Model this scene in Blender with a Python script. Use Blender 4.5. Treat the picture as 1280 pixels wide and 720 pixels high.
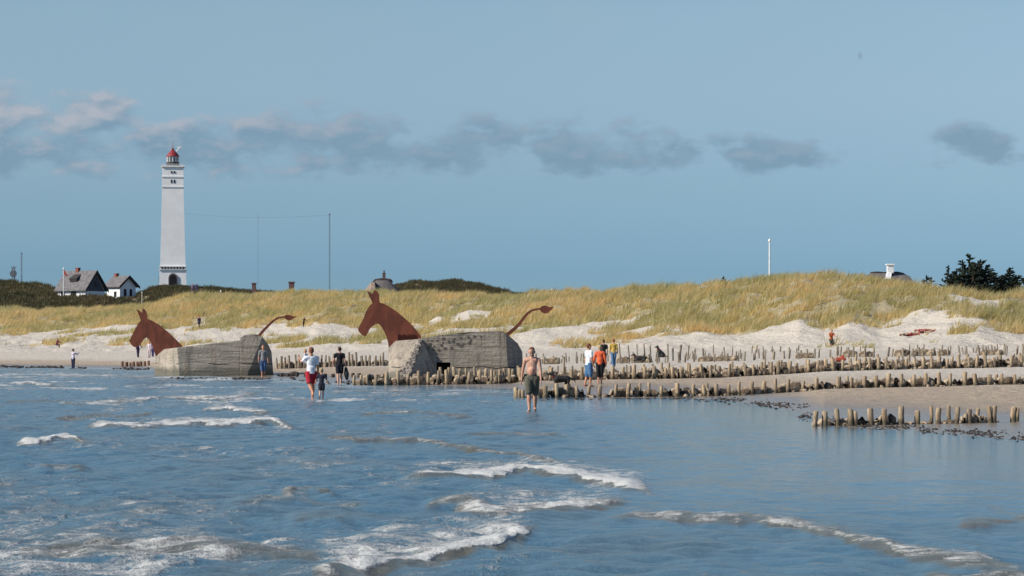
import bpy, bmesh, math, random
import numpy as np
from mathutils import Vector, Matrix, Quaternion
R = math.radians
random.seed(7); rng = np.random.default_rng(11)
for o in list(bpy.data.objects): bpy.data.objects.remove(o)
sc = bpy.context.scene
col = sc.collection

# ------------------------------------------------------------ camera / light
F = 3200.0; HC = 1.75; HY = 434.0          # focal length in photo pixels, eye height, horizon row
cam = bpy.data.cameras.new('camera'); cam.lens = 36*F/1280; cam.sensor_width = 36
cam.shift_y = (HY-360)/1280; cam.clip_start = .5; cam.clip_end = 20000
camo = bpy.data.objects.new('camera', cam); col.objects.link(camo)
camo.location = (0, 0, HC); camo.rotation_euler = (R(90), 0, 0); sc.camera = camo
sc.view_settings.view_transform = 'Standard'; sc.view_settings.look = 'None'
sc.view_settings.gamma = 1; sc.view_settings.exposure = 0.34
SUN_EL = 36; SUN_AZ = -113                  # azimuth from +Y (north), clockwise; -100 = left and a little behind the camera
sd = Vector((math.sin(R(SUN_AZ))*math.cos(R(SUN_EL)), math.cos(R(SUN_AZ))*math.cos(R(SUN_EL)), math.sin(R(SUN_EL))))
sl = bpy.data.lights.new('sun', 'SUN'); sl.energy = 4.9; sl.angle = R(.53); sl.color = (1, .93, .82)
so = bpy.data.objects.new('sun', sl); col.objects.link(so); so.rotation_euler = (-sd).to_track_quat('-Z', 'Y').to_euler(); so.location = sd*100

def mnode(nt, op, *a, clamp=False):
    n = nt.nodes.new('ShaderNodeMath'); n.operation = op; n.use_clamp = clamp
    for i, v in enumerate(a):
        if isinstance(v, (int, float)): n.inputs[i].default_value = v
        else: nt.links.new(v, n.inputs[i])
    return n.outputs[0]
def mixc(nt, f, a, b, blend='MIX'):
    n = nt.nodes.new('ShaderNodeMix'); n.data_type = 'RGBA'; n.blend_type = blend
    for i, v in ((0, f), (6, a), (7, b)):
        if isinstance(v, (int, float)): n.inputs[i].default_value = v
        elif isinstance(v, (tuple, list)): n.inputs[i].default_value = (*v[:3], 1)
        else: nt.links.new(v, n.inputs[i])
    return n.outputs[2]
def sstep(nt, x, a, b):
    n = nt.nodes.new('ShaderNodeMapRange'); n.interpolation_type = 'SMOOTHSTEP'
    nt.links.new(x, n.inputs[0]); n.inputs[1].default_value = a; n.inputs[2].default_value = b
    return n.outputs[0]
def noise(nt, vec, scale, detail=4, rough=.55, out=0):
    n = nt.nodes.new('ShaderNodeTexNoise'); n.inputs['Scale'].default_value = scale
    n.inputs['Detail'].default_value = detail; n.inputs['Roughness'].default_value = rough
    if vec is not None: nt.links.new(vec, n.inputs['Vector'])
    return n.outputs[out]

SKY = .1
w = bpy.data.worlds.new('World'); sc.world = w; w.use_nodes = True
nt = w.node_tree; bg = nt.nodes['Background']; bg.inputs[1].default_value = SKY
sky = nt.nodes.new('ShaderNodeTexSky'); sky.sky_type = 'NISHITA'; sky.sun_disc = False
sky.sun_elevation = R(SUN_EL); sky.sun_rotation = R(SUN_AZ); sky.air_density = 1.0; sky.dust_density = 0.3; sky.ozone_density = 3.0
tc = nt.nodes.new('ShaderNodeTexCoord'); sx = nt.nodes.new('ShaderNodeSeparateXYZ'); nt.links.new(tc.outputs['Generated'], sx.inputs[0])
dx, dy, dz = sx.outputs
ys = mnode(nt, 'MAXIMUM', dy, .05)
u = mnode(nt, 'DIVIDE', dx, ys); v = mnode(nt, 'DIVIDE', dz, ys)       # azimuth and elevation tangents
cv = nt.nodes.new('ShaderNodeCombineXYZ'); nt.links.new(mnode(nt, 'MULTIPLY', u, .55), cv.inputs[0]); nt.links.new(v, cv.inputs[1])
n1 = noise(nt, cv.outputs[0], 75, 8, .56); n2 = noise(nt, cv.outputs[0], 22, 4, .5)
cr = nt.nodes.new('ShaderNodeValToRGB'); nt.links.new(mnode(nt, 'MULTIPLY', v, 5.0, clamp=True), cr.inputs[0])    # cold northern air, bluer near the horizon
for i, (p_, c_) in enumerate([(.15, (.301, .483, .784)), (.285, (.43, .56, .74)), (.50, (.68, .71, .76)), (.655, (.77, .79, .77))]):
    el_ = cr.color_ramp.elements[i] if i < 2 else cr.color_ramp.elements.new(p_)
    el_.position = p_; el_.color = (*c_, 1)
grade = mixc(nt, 1.0, sky.outputs[0], cr.outputs[0], 'MULTIPLY')
grade = mixc(nt, sstep(nt, v, .15, .7), grade, mixc(nt, 1.0, grade, (.78, .95, 1.16), 'MULTIPLY'))
# (azimuth, elevation, half width, half height) of the low cumulus bank, as tangents
CL = [(-.202, .090, .032, .014), (-.170, .089, .032, .011), (-.185, .076, .12, .011), (-.085, .080, .055, .015), (-.125, .077, .07, .012), (-.012, .078, .028, .012), (-.045, .074, .035, .009),
      (.030, .078, .034, .015), (.068, .075, .016, .007), (.098, .076, .026, .010), (.183, .078, .026, .009), (.215, .075, .03, .006), (.136, .1135, .0015, .0022)]
mx = None
for a, e, rx, ry in CL:
    q1 = mnode(nt, 'POWER', mnode(nt, 'ABSOLUTE', mnode(nt, 'DIVIDE', mnode(nt, 'SUBTRACT', u, a), rx)), 2.0)
    q2 = mnode(nt, 'POWER', mnode(nt, 'ABSOLUTE', mnode(nt, 'DIVIDE', mnode(nt, 'SUBTRACT', v, e), ry)), 2.0)
    m = mnode(nt, 'SUBTRACT', 1.0, mnode(nt, 'SQRT', mnode(nt, 'ADD', q1, q2)))
    mx = m if mx is None else mnode(nt, 'MAXIMUM', mx, m)
dens = mnode(nt, 'ADD', mx, mnode(nt, 'MULTIPLY', mnode(nt, 'SUBTRACT', n1, .5), 3.0))
dens = mnode(nt, 'MULTIPLY', sstep(nt, dens, -.02, .66), mnode(nt, 'GREATER_THAN', dy, .05))
dens = mnode(nt, 'MULTIPLY', dens, sstep(nt, mx, -.75, .1))
dens = mnode(nt, 'MULTIPLY', mnode(nt, 'MULTIPLY', dens, .80), mnode(nt, 'ADD', .45, mnode(nt, 'MULTIPLY', sstep(nt, n1, .32, .55), .55)))
cv2 = nt.nodes.new('ShaderNodeVectorMath'); cv2.operation = 'ADD'; nt.links.new(cv.outputs[0], cv2.inputs[0]); cv2.inputs[1].default_value = (-.0012, .0030, 0)
n3 = noise(nt, cv2.outputs[0], 75, 5, .5)
litc = mnode(nt, 'ADD', mnode(nt, 'MULTIPLY', mnode(nt, 'SUBTRACT', n1, n3), 4.5), mnode(nt, 'MULTIPLY', sstep(nt, v, .070, .098), .75), clamp=True)
litc = mnode(nt, 'MULTIPLY', litc, mnode(nt, 'SUBTRACT', 1.0, mnode(nt, 'MULTIPLY', sstep(nt, u, -.16, -.02), .62)))
ccol = mixc(nt, litc, (.150/SKY, .246/SKY, .335/SKY), (.35/SKY, .365/SKY, .41/SKY))
sk = mixc(nt, dens, grade, ccol)
# thin high veil
veil = mnode(nt, 'MULTIPLY', mnode(nt, 'MULTIPLY', sstep(nt, n2, .42, .75), sstep(nt, v, .05, .13)), .10)
sk = mixc(nt, veil, sk, (.32/SKY, .37/SKY, .40/SKY))
nt.links.new(sk, bg.inputs[0])

# ------------------------------------------------------------ materials
def mat(name, c, rough=.8, c2=None, scale=3, bump=0, bscale=20, metal=0, stretch=None, mixlo=.4, mixhi=.6, spec=.3):
    m = bpy.data.materials.new(name); m.use_nodes = True; t = m.node_tree; b = t.nodes['Principled BSDF']
    b.inputs['Roughness'].default_value = rough; b.inputs['Metallic'].default_value = metal
    b.inputs['Specular IOR Level'].default_value = spec
    tc = t.nodes.new('ShaderNodeTexCoord'); vec = tc.outputs['Object']
    if stretch:
        mp = t.nodes.new('ShaderNodeMapping'); mp.inputs['Scale'].default_value = stretch; t.links.new(vec, mp.inputs[0]); vec = mp.outputs[0]
    c2 = c2 or tuple(x*.8 for x in c)
    f = sstep(t, noise(t, vec, scale, 5), mixlo, mixhi)
    t.links.new(mixc(t, f, c, c2), b.inputs['Base Color'])
    if bump:
        bp = t.nodes.new('ShaderNodeBump'); bp.inputs['Strength'].default_value = bump; bp.inputs['Distance'].default_value = .05
        t.links.new(noise(t, vec, bscale, 5), bp.inputs['Height']); t.links.new(bp.outputs[0], b.inputs['Normal'])
    return m
MC = {}
def cloth(c):
    k = tuple(round(x, 3) for x in c)
    if k not in MC: MC[k] = mat('fabric', c, .9, tuple(x*.72 for x in c), 9, .4, 14)
    return MC[k]
M_skin = mat('skin', (.52, .30, .21), .6, (.44, .22, .15), 6)
M_skin2 = mat('tanned_skin', (.47, .24, .15), .6, (.38, .17, .10), 6)
M_hair = mat('hair', (.05, .03, .02), .7); M_hair2 = mat('fair_hair', (.38, .28, .15), .7); M_hair3 = mat('auburn_hair', (.16, .06, .03), .7)
M_dog = mat('black_fur', (.012, .011, .011), .7, (.03, .028, .026), 10, .5, 40)
M_rust = mat('rusted_steel', (.155, .044, .024), .85, (.10, .030, .018), 2.2, .3, 12, stretch=(1, 1, .5))
M_white = mat('white_render', (.82, .81, .79), .8, (.77, .76, .74), .5, .15, 8)
M_roof = mat('grey_roof_tiles', (.16, .15, .15), .85, (.11, .105, .11), 1.5, .5, 9)
M_thatch = mat('weathered_thatch', (.14, .125, .12), .95, (.085, .08, .08), 1.5, .6, 12, stretch=(4, 4, 1))
M_thatch2 = mat('pale_thatch', (.30, .23, .18), .95, (.20, .15, .13), 1.5, .6, 12, stretch=(4, 4, 1))
M_dark = mat('dark_timber', (.03, .027, .028), .8, (.05, .04, .04))
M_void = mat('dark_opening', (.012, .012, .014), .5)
M_brick = mat('red_brick', (.28, .09, .06), .9, (.16, .06, .05), 5)
M_red = mat('red_paint', (.17, .025, .03), .5, (.28, .03, .03))
M_steel = mat('grey_steel', (.13, .14, .16), .5, (.09, .1, .12))
M_pole = mat('white_paint', (.78, .78, .78), .5)
M_glass = mat('lantern_glass', (.05, .06, .07), .12, (.12, .13, .14), 3, spec=.8)
M_post = mat('weathered_wood', (.47, .35, .22), .9, (.24, .17, .105), 5, .7, 22, stretch=(3, 3, .5))
def wetfoot(m):                                                      # algae-dark foot on every post
    t = m.node_tree; b = t.nodes['Principled BSDF']; l = b.inputs['Base Color'].links[0]; src = l.from_socket
    tc = t.nodes.new('ShaderNodeTexCoord'); se = t.nodes.new('ShaderNodeSeparateXYZ'); t.links.new(tc.outputs['Object'], se.inputs[0])
    g_ = t.nodes.new('ShaderNodeNewGeometry'); oi = t.nodes.new('ShaderNodeObjectInfo')
    zz_ = mnode(t, 'ADD', se.outputs[2], mnode(t, 'MULTIPLY', noise(t, g_.outputs['Position'], 6, 3), -.16))
    f = mnode(t, 'SUBTRACT', 1.0, sstep(t, zz_, -.02, .10)); c1_ = mixc(t, mnode(t, 'MULTIPLY', oi.outputs['Random'], .55), src, (.20, .165, .125))
    t.links.new(mixc(t, mnode(t, 'MULTIPLY', f, .8), c1_, (.07, .06, .04)), b.inputs['Base Color'])
wetfoot(M_post)
M_postfar = mat('grey_wood', (.30, .25, .19), .9, (.15, .12, .09), 4, .6, 18, stretch=(3, 3, .5))
M_log = mat('sandy_brushwood', (.46, .37, .26), .95, (.13, .095, .065), 3.2, 1, 16)
M_weed = mat('wet_seaweed', (.022, .016, .012), .5, (.055, .042, .028), 5, .5, 20)
M_needle = mat('dark_needles', (.022, .034, .028), .85, (.042, .056, .036), .9)
M_bark = mat('bark', (.06, .045, .035), .9)

def concrete(name, c1, c2, zs=5.0):
    m = bpy.data.materials.new(name); m.use_nodes = True; t = m.node_tree; b = t.nodes['Principled BSDF']; b.inputs['Roughness'].default_value = .92
    tc = t.nodes.new('ShaderNodeTexCoord'); P = tc.outputs['Object']
    mp = t.nodes.new('ShaderNodeMapping'); mp.inputs['Scale'].default_value = (.35, .35, zs); t.links.new(P, mp.inputs[0])
    board = noise(t, mp.outputs[0], 1.3, 6, .7)                # cast board marks
    blot = noise(t, P, .7, 6, .6)
    mp2 = t.nodes.new('ShaderNodeMapping'); mp2.inputs['Scale'].default_value = (2.2, 2.2, .22); t.links.new(P, mp2.inputs[0])
    drip = noise(t, mp2.outputs[0], 1.2, 5, .6)
    cc = mixc(t, sstep(t, board, .35, .65), c1, c2)
    cc = mixc(t, mnode(t, 'MULTIPLY', sstep(t, blot, .45, .62), .65), cc, tuple(x*.62 for x in c1))
    cc = mixc(t, mnode(t, 'MULTIPLY', sstep(t, drip, .5, .68), .6), cc, (.085, .075, .07))
    sep = t.nodes.new('ShaderNodeSeparateXYZ'); t.links.new(P, sep.inputs[0])
    zz = mnode(t, 'ADD', sep.outputs[2], mnode(t, 'MULTIPLY', noise(t, P, .6, 3), .5))
    cr = mnode(t, 'ABSOLUTE', mnode(t, 'SUBTRACT', mnode(t, 'MODULO', mnode(t, 'ADD', zz, 10.35), 1.75), .86))
    crack = mnode(t, 'SUBTRACT', 1.0, sstep(t, cr, .012, .035))
    crack = mnode(t, 'MULTIPLY', crack, sstep(t, noise(t, P, .5, 3), .46, .56))
    cc = mixc(t, crack, cc, (.03, .027, .025))
    tide = mnode(t, 'SUBTRACT', 1.0, sstep(t, mnode(t, 'ADD', sep.outputs[2], mnode(t, 'MULTIPLY', noise(t, P, 1.6, 5), -.7)), -.05, .30))
    cc = mixc(t, mnode(t, 'MULTIPLY', tide, .75), cc, (.06, .062, .045))
    rs = mnode(t, 'MULTIPLY', sstep(t, noise(t, mp2.outputs[0], 2.3, 4, .5), .60, .70), .5); cc = mixc(t, rs, cc, (.20, .11, .06))
    t.links.new(cc, b.inputs['Base Color'])
    h = mnode(t, 'SUBTRACT', mnode(t, 'ADD', board, mnode(t, 'MULTIPLY', noise(t, P, 7, 5), .6)), mnode(t, 'MULTIPLY', crack, .8))
    bp = t.nodes.new('ShaderNodeBump'); bp.inputs['Strength'].default_value = .9; bp.inputs['Distance'].default_value = .12
    t.links.new(h, bp.inputs['Height']); t.links.new(bp.outputs[0], b.inputs['Normal'])
    return m
M_conc = concrete('weathered_concrete', (.335, .295, .24), (.19, .17, .14))
M_conc2 = concrete('pale_sunlit_concrete', (.42, .36, .28), (.29, .24, .19), 1.5)  # pale nose concrete, also the sunlit copy on the farther bunker

# ------------------------------------------------------------ mesh helpers
def tag(o, label=None, cat=None, group=None, kind=None):
    if label: o['label'] = label
    if cat: o['category'] = cat
    if group: o['group'] = group
    if kind: o['kind'] = kind
    return o
def empty(name, loc, rz=0, label=None, cat=None, group=None):
    o = bpy.data.objects.new(name, None); col.objects.link(o); o.location = loc; o.rotation_euler = (0, 0, rz); o.empty_display_size = .2
    return tag(o, label, cat, group)
def link(name, me, m=None, parent=None):
    o = bpy.data.objects.new(name, me); col.objects.link(o)
    if m: me.materials.append(m)
    if parent: o.parent = parent
    return o
class MB:
    def __init__(s, org=(0, 0, 0)): s.v = []; s.f = []; s.o = Vector(org)
    def add(s, vs, fs):
        k = len(s.v); s.v += [tuple(Vector(p)-s.o) for p in vs]; s.f += [tuple(i+k for i in f) for f in fs]; return s
    def box(s, c, d, rz=0, taper=1.0):
        x, y, z = d[0]/2, d[1]/2, d[2]/2; M = Matrix.Rotation(rz, 3, 'Z'); C = Vector(c)
        vs = [C+M @ Vector((a*x*(taper if e > 0 else 1), b*y*(taper if e > 0 else 1), e*z)) for e in (-1, 1) for b in (-1, 1) for a in (-1, 1)]
        return s.add(vs, [(0, 2, 3, 1), (4, 5, 7, 6), (0, 1, 5, 4), (2, 6, 7, 3), (0, 4, 6, 2), (1, 3, 7, 5)])
    def tube(s, pts, rad, n=8, cap=True, wob=0, asp=1.0, axis=(1, 0, 0)):
        pts = [Vector(p) for p in pts]; N = len(pts); rad = rad if isinstance(rad, (list, tuple)) else [rad]*N; vs = []; fs = []
        for i, p in enumerate(pts):
            d = (pts[min(i+1, N-1)]-pts[max(i-1, 0)]).normalized(); a = Vector(axis)
            if abs(d.dot(a)) > .95: a = Vector((0, 1, 0))
            b = d.cross(a).normalized(); a = b.cross(d).normalized()
            for k in range(n):
                t = 2*math.pi*k/n; r = rad[i]*(1+wob*random.uniform(-1, 1)); vs.append(p+a*math.cos(t)*r+b*math.sin(t)*r*asp)
        for i in range(N-1):
            for k in range(n): k2 = (k+1) % n; fs.append((i*n+k, i*n+k2, (i+1)*n+k2, (i+1)*n+k))
        if cap: fs += [tuple(range(n-1, -1, -1)), tuple((N-1)*n+k for k in range(n))]
        return s.add(vs, fs)
    def cap(s, p0, r0, p1, r1, n=12, asp=1.0, axis=(1, 0, 0)):     # rounded cone
        p0 = Vector(p0); p1 = Vector(p1); d = (p1-p0); L = d.length; d = d.normalized() if L > 1e-6 else Vector((0, 0, 1))
        ps, rs = [], []
        for a in (-85, -60, -30): ps.append(p0+d*r0*math.sin(R(a))); rs.append(r0*math.cos(R(a)))
        ps.append(p0); rs.append(r0)
        if L > 1e-6: ps.append(p1); rs.append(r1)
        for a in (30, 60, 85): ps.append(p1+d*r1*math.sin(R(a))); rs.append(r1*math.cos(R(a)))
        return s.tube(ps, rs, n, True, 0, asp, axis)
    def prism(s, poly, y0, y1):                                     # polygon of (x,z) extruded along Y
        n = len(poly)
        return s.add([(x, y0, z) for x, z in poly]+[(x, y1, z) for x, z in poly],
                     [tuple(range(n)), tuple(range(2*n-1, n-1, -1))]+[((i+1) % n, i, i+n, (i+1) % n+n) for i in range(n)])
    def build(s, name, m, parent=None, smooth=False):
        me = bpy.data.meshes.new(name); me.from_pydata(s.v, [], s.f); me.update()
        bm = bmesh.new(); bm.from_mesh(me); bmesh.ops.recalc_face_normals(bm, faces=bm.faces); bm.to_mesh(me); bm.free()
        if smooth: me.polygons.foreach_set('use_smooth', [True]*len(me.polygons))
        return link(name, me, m, parent)
def hull(pts, org=(0, 0, 0)):
    bm = bmesh.new()
    for p in pts: bm.verts.new(Vector(p)-Vector(org))
    r = bmesh.ops.convex_hull(bm, input=bm.verts)
    bmesh.ops.delete(bm, geom=[g for g in r['geom_interior'] if isinstance(g, bmesh.types.BMVert)], context='VERTS')
    bmesh.ops.dissolve_limit(bm, angle_limit=R(1.5), verts=bm.verts, edges=bm.edges); bmesh.ops.recalc_face_normals(bm, faces=bm.faces)
    bmesh.ops.triangulate(bm, faces=bm.faces); me = bpy.data.meshes.new('hull'); bm.to_mesh(me); bm.free(); return me
def remeshed(mb, name, m, parent, voxel=.014, smooth=3):
    o = mb.build(name, m, parent)
    r = o.modifiers.new('r', 'REMESH'); r.mode = 'VOXEL'; r.voxel_size = voxel; r.use_smooth_shade = True
    if smooth: s = o.modifiers.new('s', 'SMOOTH'); s.factor = .5; s.iterations = smooth
    dg = bpy.context.evaluated_depsgraph_get(); me = bpy.data.meshes.new_from_object(o.evaluated_get(dg)); o.modifiers.clear(); o.data = me
    return o
def grid_mesh(name, co, m, attrs={}, parent=None, smooth=True):
    r, c = co.shape[:2]; me = bpy.data.meshes.new(name)
    idx = np.arange(r*c).reshape(r, c); q = np.stack([idx[:-1, :-1], idx[:-1, 1:], idx[1:, 1:], idx[1:, :-1]], -1).reshape(-1, 4)
    tri_mesh(me, co.reshape(-1, 3), q)
    if smooth: me.polygons.foreach_set('use_smooth', np.ones(len(q), bool))
    for k, a in attrs.items(): me.attributes.new(k, 'FLOAT', 'POINT').data.foreach_set('value', a.reshape(-1).astype(np.float32))
    return link(name, me, m, parent)
def tri_mesh(me, co, faces):
    n, k = faces.shape
    me.vertices.add(len(co)); me.vertices.foreach_set('co', co.astype(np.float32).reshape(-1))
    me.loops.add(n*k); me.loops.foreach_set('vertex_index', faces.astype(np.int32).reshape(-1))
    me.polygons.add(n); me.polygons.foreach_set('loop_start', np.arange(0, n*k, k, dtype=np.int32)); me.update(calc_edges=True)
def W(px, py, Y): return ((px-640)/F*Y, Y, HC+(HY-py)/F*Y)
def Q(px, py, Yr, Y): p = W(px, py, Yr); return (p[0], Y, p[2])

def vn(x, y, seed=0):                                               # smooth value noise in 0..1
    x = np.asarray(x, float); y = np.asarray(y, float)
    xi = np.floor(x).astype(np.int64); yi = np.floor(y).astype(np.int64); fx = x-xi; fy = y-yi
    fx = fx*fx*(3-2*fx); fy = fy*fy*(3-2*fy)
    def h(a, b):
        k = (a*374761393+b*668265263+seed*1274126177) & 0xffffffff; k = ((k ^ (k >> 13))*1274126177) & 0xffffffff
        return ((k ^ (k >> 16)) & 0xffff)/65535.
    return (h(xi, yi)*(1-fx)+h(xi+1, yi)*fx)*(1-fy)+(h(xi, yi+1)*(1-fx)+h(xi+1, yi+1)*fx)*fy
def fbm(x, y, seed=0, o=4, g=.5):
    s = 0; a = 1; t = 0
    for i in range(o): s = s+a*vn(x*2**i+i*17.3, y*2**i-i*9.1, seed+i); t += a; a *= g
    return s/t
def ss(x, a, b): t = np.clip((x-a)/(b-a), 0, 1); return t*t*(3-2*t)
def T(px, *t): t = np.array(t, float).reshape(-1, 2); return np.interp(px, t[:, 0], t[:, 1])

# ------------------------------------------------------------ terrain
def shoreY(p): return T(p, -600, 270, -300, 245, 0, 234, 100, 221, 180, 208, 215, 165, 300, 149, 350, 144, 440, 122, 600, 112, 638, 108, 660, 90, 860, 87.5, 900, 85.5, 950, 77, 1000, 68, 1014, 62.5, 1030, 56.6, 1060, 55.6, 1100, 54.6, 1150, 53, 1200, 51, 1280, 48.2, 1600, 40, 2400, 30)
def lines(p):
    Y0 = shoreY(p)
    Y1 = T(p, -300, 330, 0, 310, 180, 300, 300, 285, 440, 260, 640, 240, 860, 215, 1000, 198, 1100, 188, 1280, 175, 1600, 160)
    y1 = T(p, 0, 440, 300, 440, 640, 439, 1000, 439, 1280, 440)
    Y2 = T(p, -300, 420, 0, 400, 300, 360, 440, 325, 640, 290, 860, 258, 1000, 235, 1280, 210, 1600, 190)
    y2 = T(p, -300, 412, 0, 412, 40, 415, 100, 412, 160, 405, 220, 407, 260, 404, 350, 404, 400, 400, 440, 406, 560, 406, 640, 407, 700, 407, 780, 407, 830, 402, 870, 402, 920, 411, 960, 402, 1000, 397, 1030, 405, 1060, 398, 1100, 407, 1160, 396, 1200, 388, 1225, 392, 1250, 402, 1280, 408, 1600, 408)
    Y3 = T(p, -300, 490, 0, 470, 300, 425, 440, 385, 640, 345, 860, 305, 1000, 278, 1280, 248, 1600, 225)
    y3 = T(p, -300, 392, 0, 390, 120, 388, 190, 384, 215, 375, 250, 371, 300, 371, 400, 368, 480, 369, 560, 373, 640, 373, 700, 369, 780, 366, 860, 363, 900, 358, 960, 353, 1010, 349, 1060, 353, 1120, 358, 1180, 365, 1215, 373, 1250, 374, 1280, 369, 1600, 360)
    return Y0, Y1, y1, Y2, y2, Y3, y3
def zof(py, Y): return HC+(HY-py)/F*Y
def ground(X, Y, full=False):
    X = np.asarray(X, float); Y = np.maximum(np.asarray(Y, float), 4.); p = 640+F*X/Y
    Y0, Y1, y1, Y2, y2, Y3, y3 = lines(p)
    z1 = zof(y1, Y1); z2 = zof(y2, Y2); z3 = zof(y3+2, Y3)
    z = np.where(Y < Y0, -.016*(Y0-Y), 0)
    z = np.where((Y >= Y0) & (Y < Y1), z1*np.clip((Y-Y0)/(Y1-Y0), 0, 1)**1.3, z)
    t = np.clip((Y-Y1)/(Y2-Y1), 0, 1); z = np.where((Y >= Y1) & (Y < Y2), z1+(z2-z1)*t**1.15, z)
    t = np.clip((Y-Y2)/(Y3-Y2), 0, 1); z = np.where((Y >= Y2) & (Y < Y3), z2+(z3-z2)*np.sin(t*math.pi/2)**1.0, z)
    # behind the crest: swale, then the heath
    Yh = 640; yh = T(p, -600, 364, -100, 362, 0, 361, 20, 359, 45, 359, 70, 364, 100, 371, 165, 373, 190, 364, 200, 361.5, 236, 361.5, 262, 365, 290, 368, 400, 372, 450, 371, 480, 364, 515, 356, 570, 355.5, 600, 359, 640, 371, 700, 378, 860, 378, 1280, 376)
    zh = zof(yh, Yh); zs = np.minimum(z3, zof(T(p, 0, 389, 180, 388, 220, 378, 500, 376, 640, 380), 500))-.6
    t = ss(Y, Y3, Y3+35); zb = z3+(zs-z3)*t; t = ss(Y, 520, Yh); zb = zb+(zh-zb)*t
    zb = zb+(6-zb)*ss(Y, 720, 1100); z = np.where(Y >= Y3, zb, z)
    # mounds (px, Y, height, half width m)
    for mp_, mY, mh, mw in ((98, 560, 3.0, 9), (60, 585, .7, 6), (125, 555, 1.2, 6), (20, 540, 1.3, 7), (0, 620, 1.6, 9)):
        z = z+mh*np.exp(-((X-(mp_-640)/F*mY)/mw)**2-((Y-mY)/10)**2)
    z = z+ss(Y, 515, 560)*(fbm(X/7, Y/9, 66, 4)-.5)*2.2*(1-ss(Y, 690, 720))*(1-ss(p, 180, 195)*(1-ss(p, 240, 260)))
    face = ss(Y, Y1-4, Y1+12); gr = ss(Y, Y2-3, Y2+8)
    z = z+face*(fbm(X/6, Y/9, 3)-.5)*.55+face*(1-gr)*(np.abs(fbm(X/3.2+Y/20, Y/14, 8)-.5)*-1.0+.12)+gr*(fbm(X/2.8, Y/4.2, 5, 3)-.5)*1.7
    z = z+(fbm(X/2.5, Y/3, 12)-.5)*.05*ss(Y, Y0+2, Y0+12)
    if full: return z, p, (Y0, Y1, Y2, Y3)
    return z
def gz(x, y): return float(ground(np.array([x]), np.array([y]))[0])
def grassmask(X, Y, p, Ls, z):
    Y0, Y1, Y2, Y3 = Ls
    n = fbm(X/4.5, Y/7, 21); n2 = fbm(X/14, Y/22, 31, 3)
    g = ss((Y-Y2+4+3*ss(p, 850, 950))/6+(n-.5)*7, -.6, .7)
    bare = ss(n2+.35*(n-.5), .76, .82)*.8*(1-ss(Y, Y3-12, Y3))                                     # sandy blow-outs
    g = g*(1-bare)
    patch = ss(fbm(X/5, Y/5, 41), .60, .68)*ss(Y, Y1+3, Y1+14)*ss(fbm(X/20, Y/20, 44, 2), .42, .6)*.75   # tufts on the bare face
    def spot(px, py_, Yc, rx, ry): xc = (px-640)/F*Yc; return np.exp(-((X-xc)/rx)**2-((Y-Yc)/ry)**2)
    for s in ((790, 0, 247, 4.5, 3), (745, 0, 240, 4, 2), (865, 0, 243, 4, 3), (1040, 0, 203, 1.3, 1.2), (1203, 0, 197, .9, 2), (1262, 0, 200, 1.5, 2), (500, 0, 290, 6, 4), (440, 0, 285, 6, 3), (400, 0, 288, 5, 3), (570, 0, 275, 6, 3), (340, 0, 300, 4, 3), (1235, 0, 205, 1.4, 1.2)):
        patch = np.maximum(patch, ss(spot(*s)+(n-.5)*.8, .35, .6))
    bs = np.maximum(spot(205, 0, 455, 4.5, 14), spot(1215, 0, 232, 2.2, 9)); g = g*(1-ss(bs+(n-.5)*.4, .35, .6))
    return np.clip(np.maximum(g, patch), 0, 1)
pc = np.concatenate([np.linspace(-4500, -260, 60)[:-1], np.linspace(-260, 1540, 760), np.linspace(1540, 5800, 60)[1:]])
Yr = np.concatenate([np.geomspace(4, 45, 30)[:-1], np.linspace(45, 130, 150)[:-1], np.linspace(130, 500, 420)[:-1], np.linspace(500, 760, 130)[:-1], np.geomspace(760, 9000, 30)])
YY, PP = np.meshgrid(Yr, pc, indexing='ij'); XX = (PP-640)/F*YY
Z, P_, Ls = ground(XX, YY, True); G = grassmask(XX, YY, P_, Ls, Z)
heath = np.clip(ss(YY, 505, 545)*(1-ss(P_, 640, 700))*ss(fbm(XX/12, YY/15, 55)+.25, .35, .6), 0, 1)
wet = 1-ss(Z+(fbm(XX/3, YY/3, 60)-.5)*.08, .04, .22)
M_sand = bpy.data.materials.new('dune_sand'); M_sand.use_nodes = True; t = M_sand.node_tree; b = t.nodes['Principled BSDF']
def attr(t, n): a = t.nodes.new('ShaderNodeAttribute'); a.attribute_name = n; return a.outputs['Fac']
tcn = t.nodes.new('ShaderNodeTexCoord'); P = tcn.outputs['Object']
cc = mixc(t, noise(t, P, .35, 8, .65), (.56, .51, .435), (.46, .40, .325))
cc = mixc(t, mnode(t, 'MULTIPLY', sstep(t, noise(t, P, 2.5, 6, .7), .56, .7), .45), cc, (.34, .285, .21))
cc = mixc(t, mnode(t, 'MULTIPLY', attr(t, 'damp'), .9), cc, (.36, .28, .20))
cc = mixc(t, attr(t, 'wet'), cc, (.20, .165, .125))
gcol = mixc(t, noise(t, P, .25, 5), (.31, .245, .125), (.22, .19, .09))
cc = mixc(t, mnode(t, 'MULTIPLY', sstep(t, attr(t, 'grass'), .3, .9), .8), cc, gcol)
hcol = mixc(t, sstep(t, noise(t, P, .12, 6), .4, .6), (.06, .055, .03), (.13, .10, .06))
cc = mixc(t, attr(t, 'heath'), cc, hcol)
t.links.new(cc, b.inputs['Base Color'])
ro = mnode(t, 'SUBTRACT', .95, mnode(t, 'MULTIPLY', attr(t, 'wet'), .72)); t.links.new(ro, b.inputs['Roughness']); b.inputs['Specular IOR Level'].default_value = .35
bp = t.nodes.new('ShaderNodeBump'); bp.inputs['Strength'].default_value = .9; bp.inputs['Distance'].default_value = .5
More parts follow.
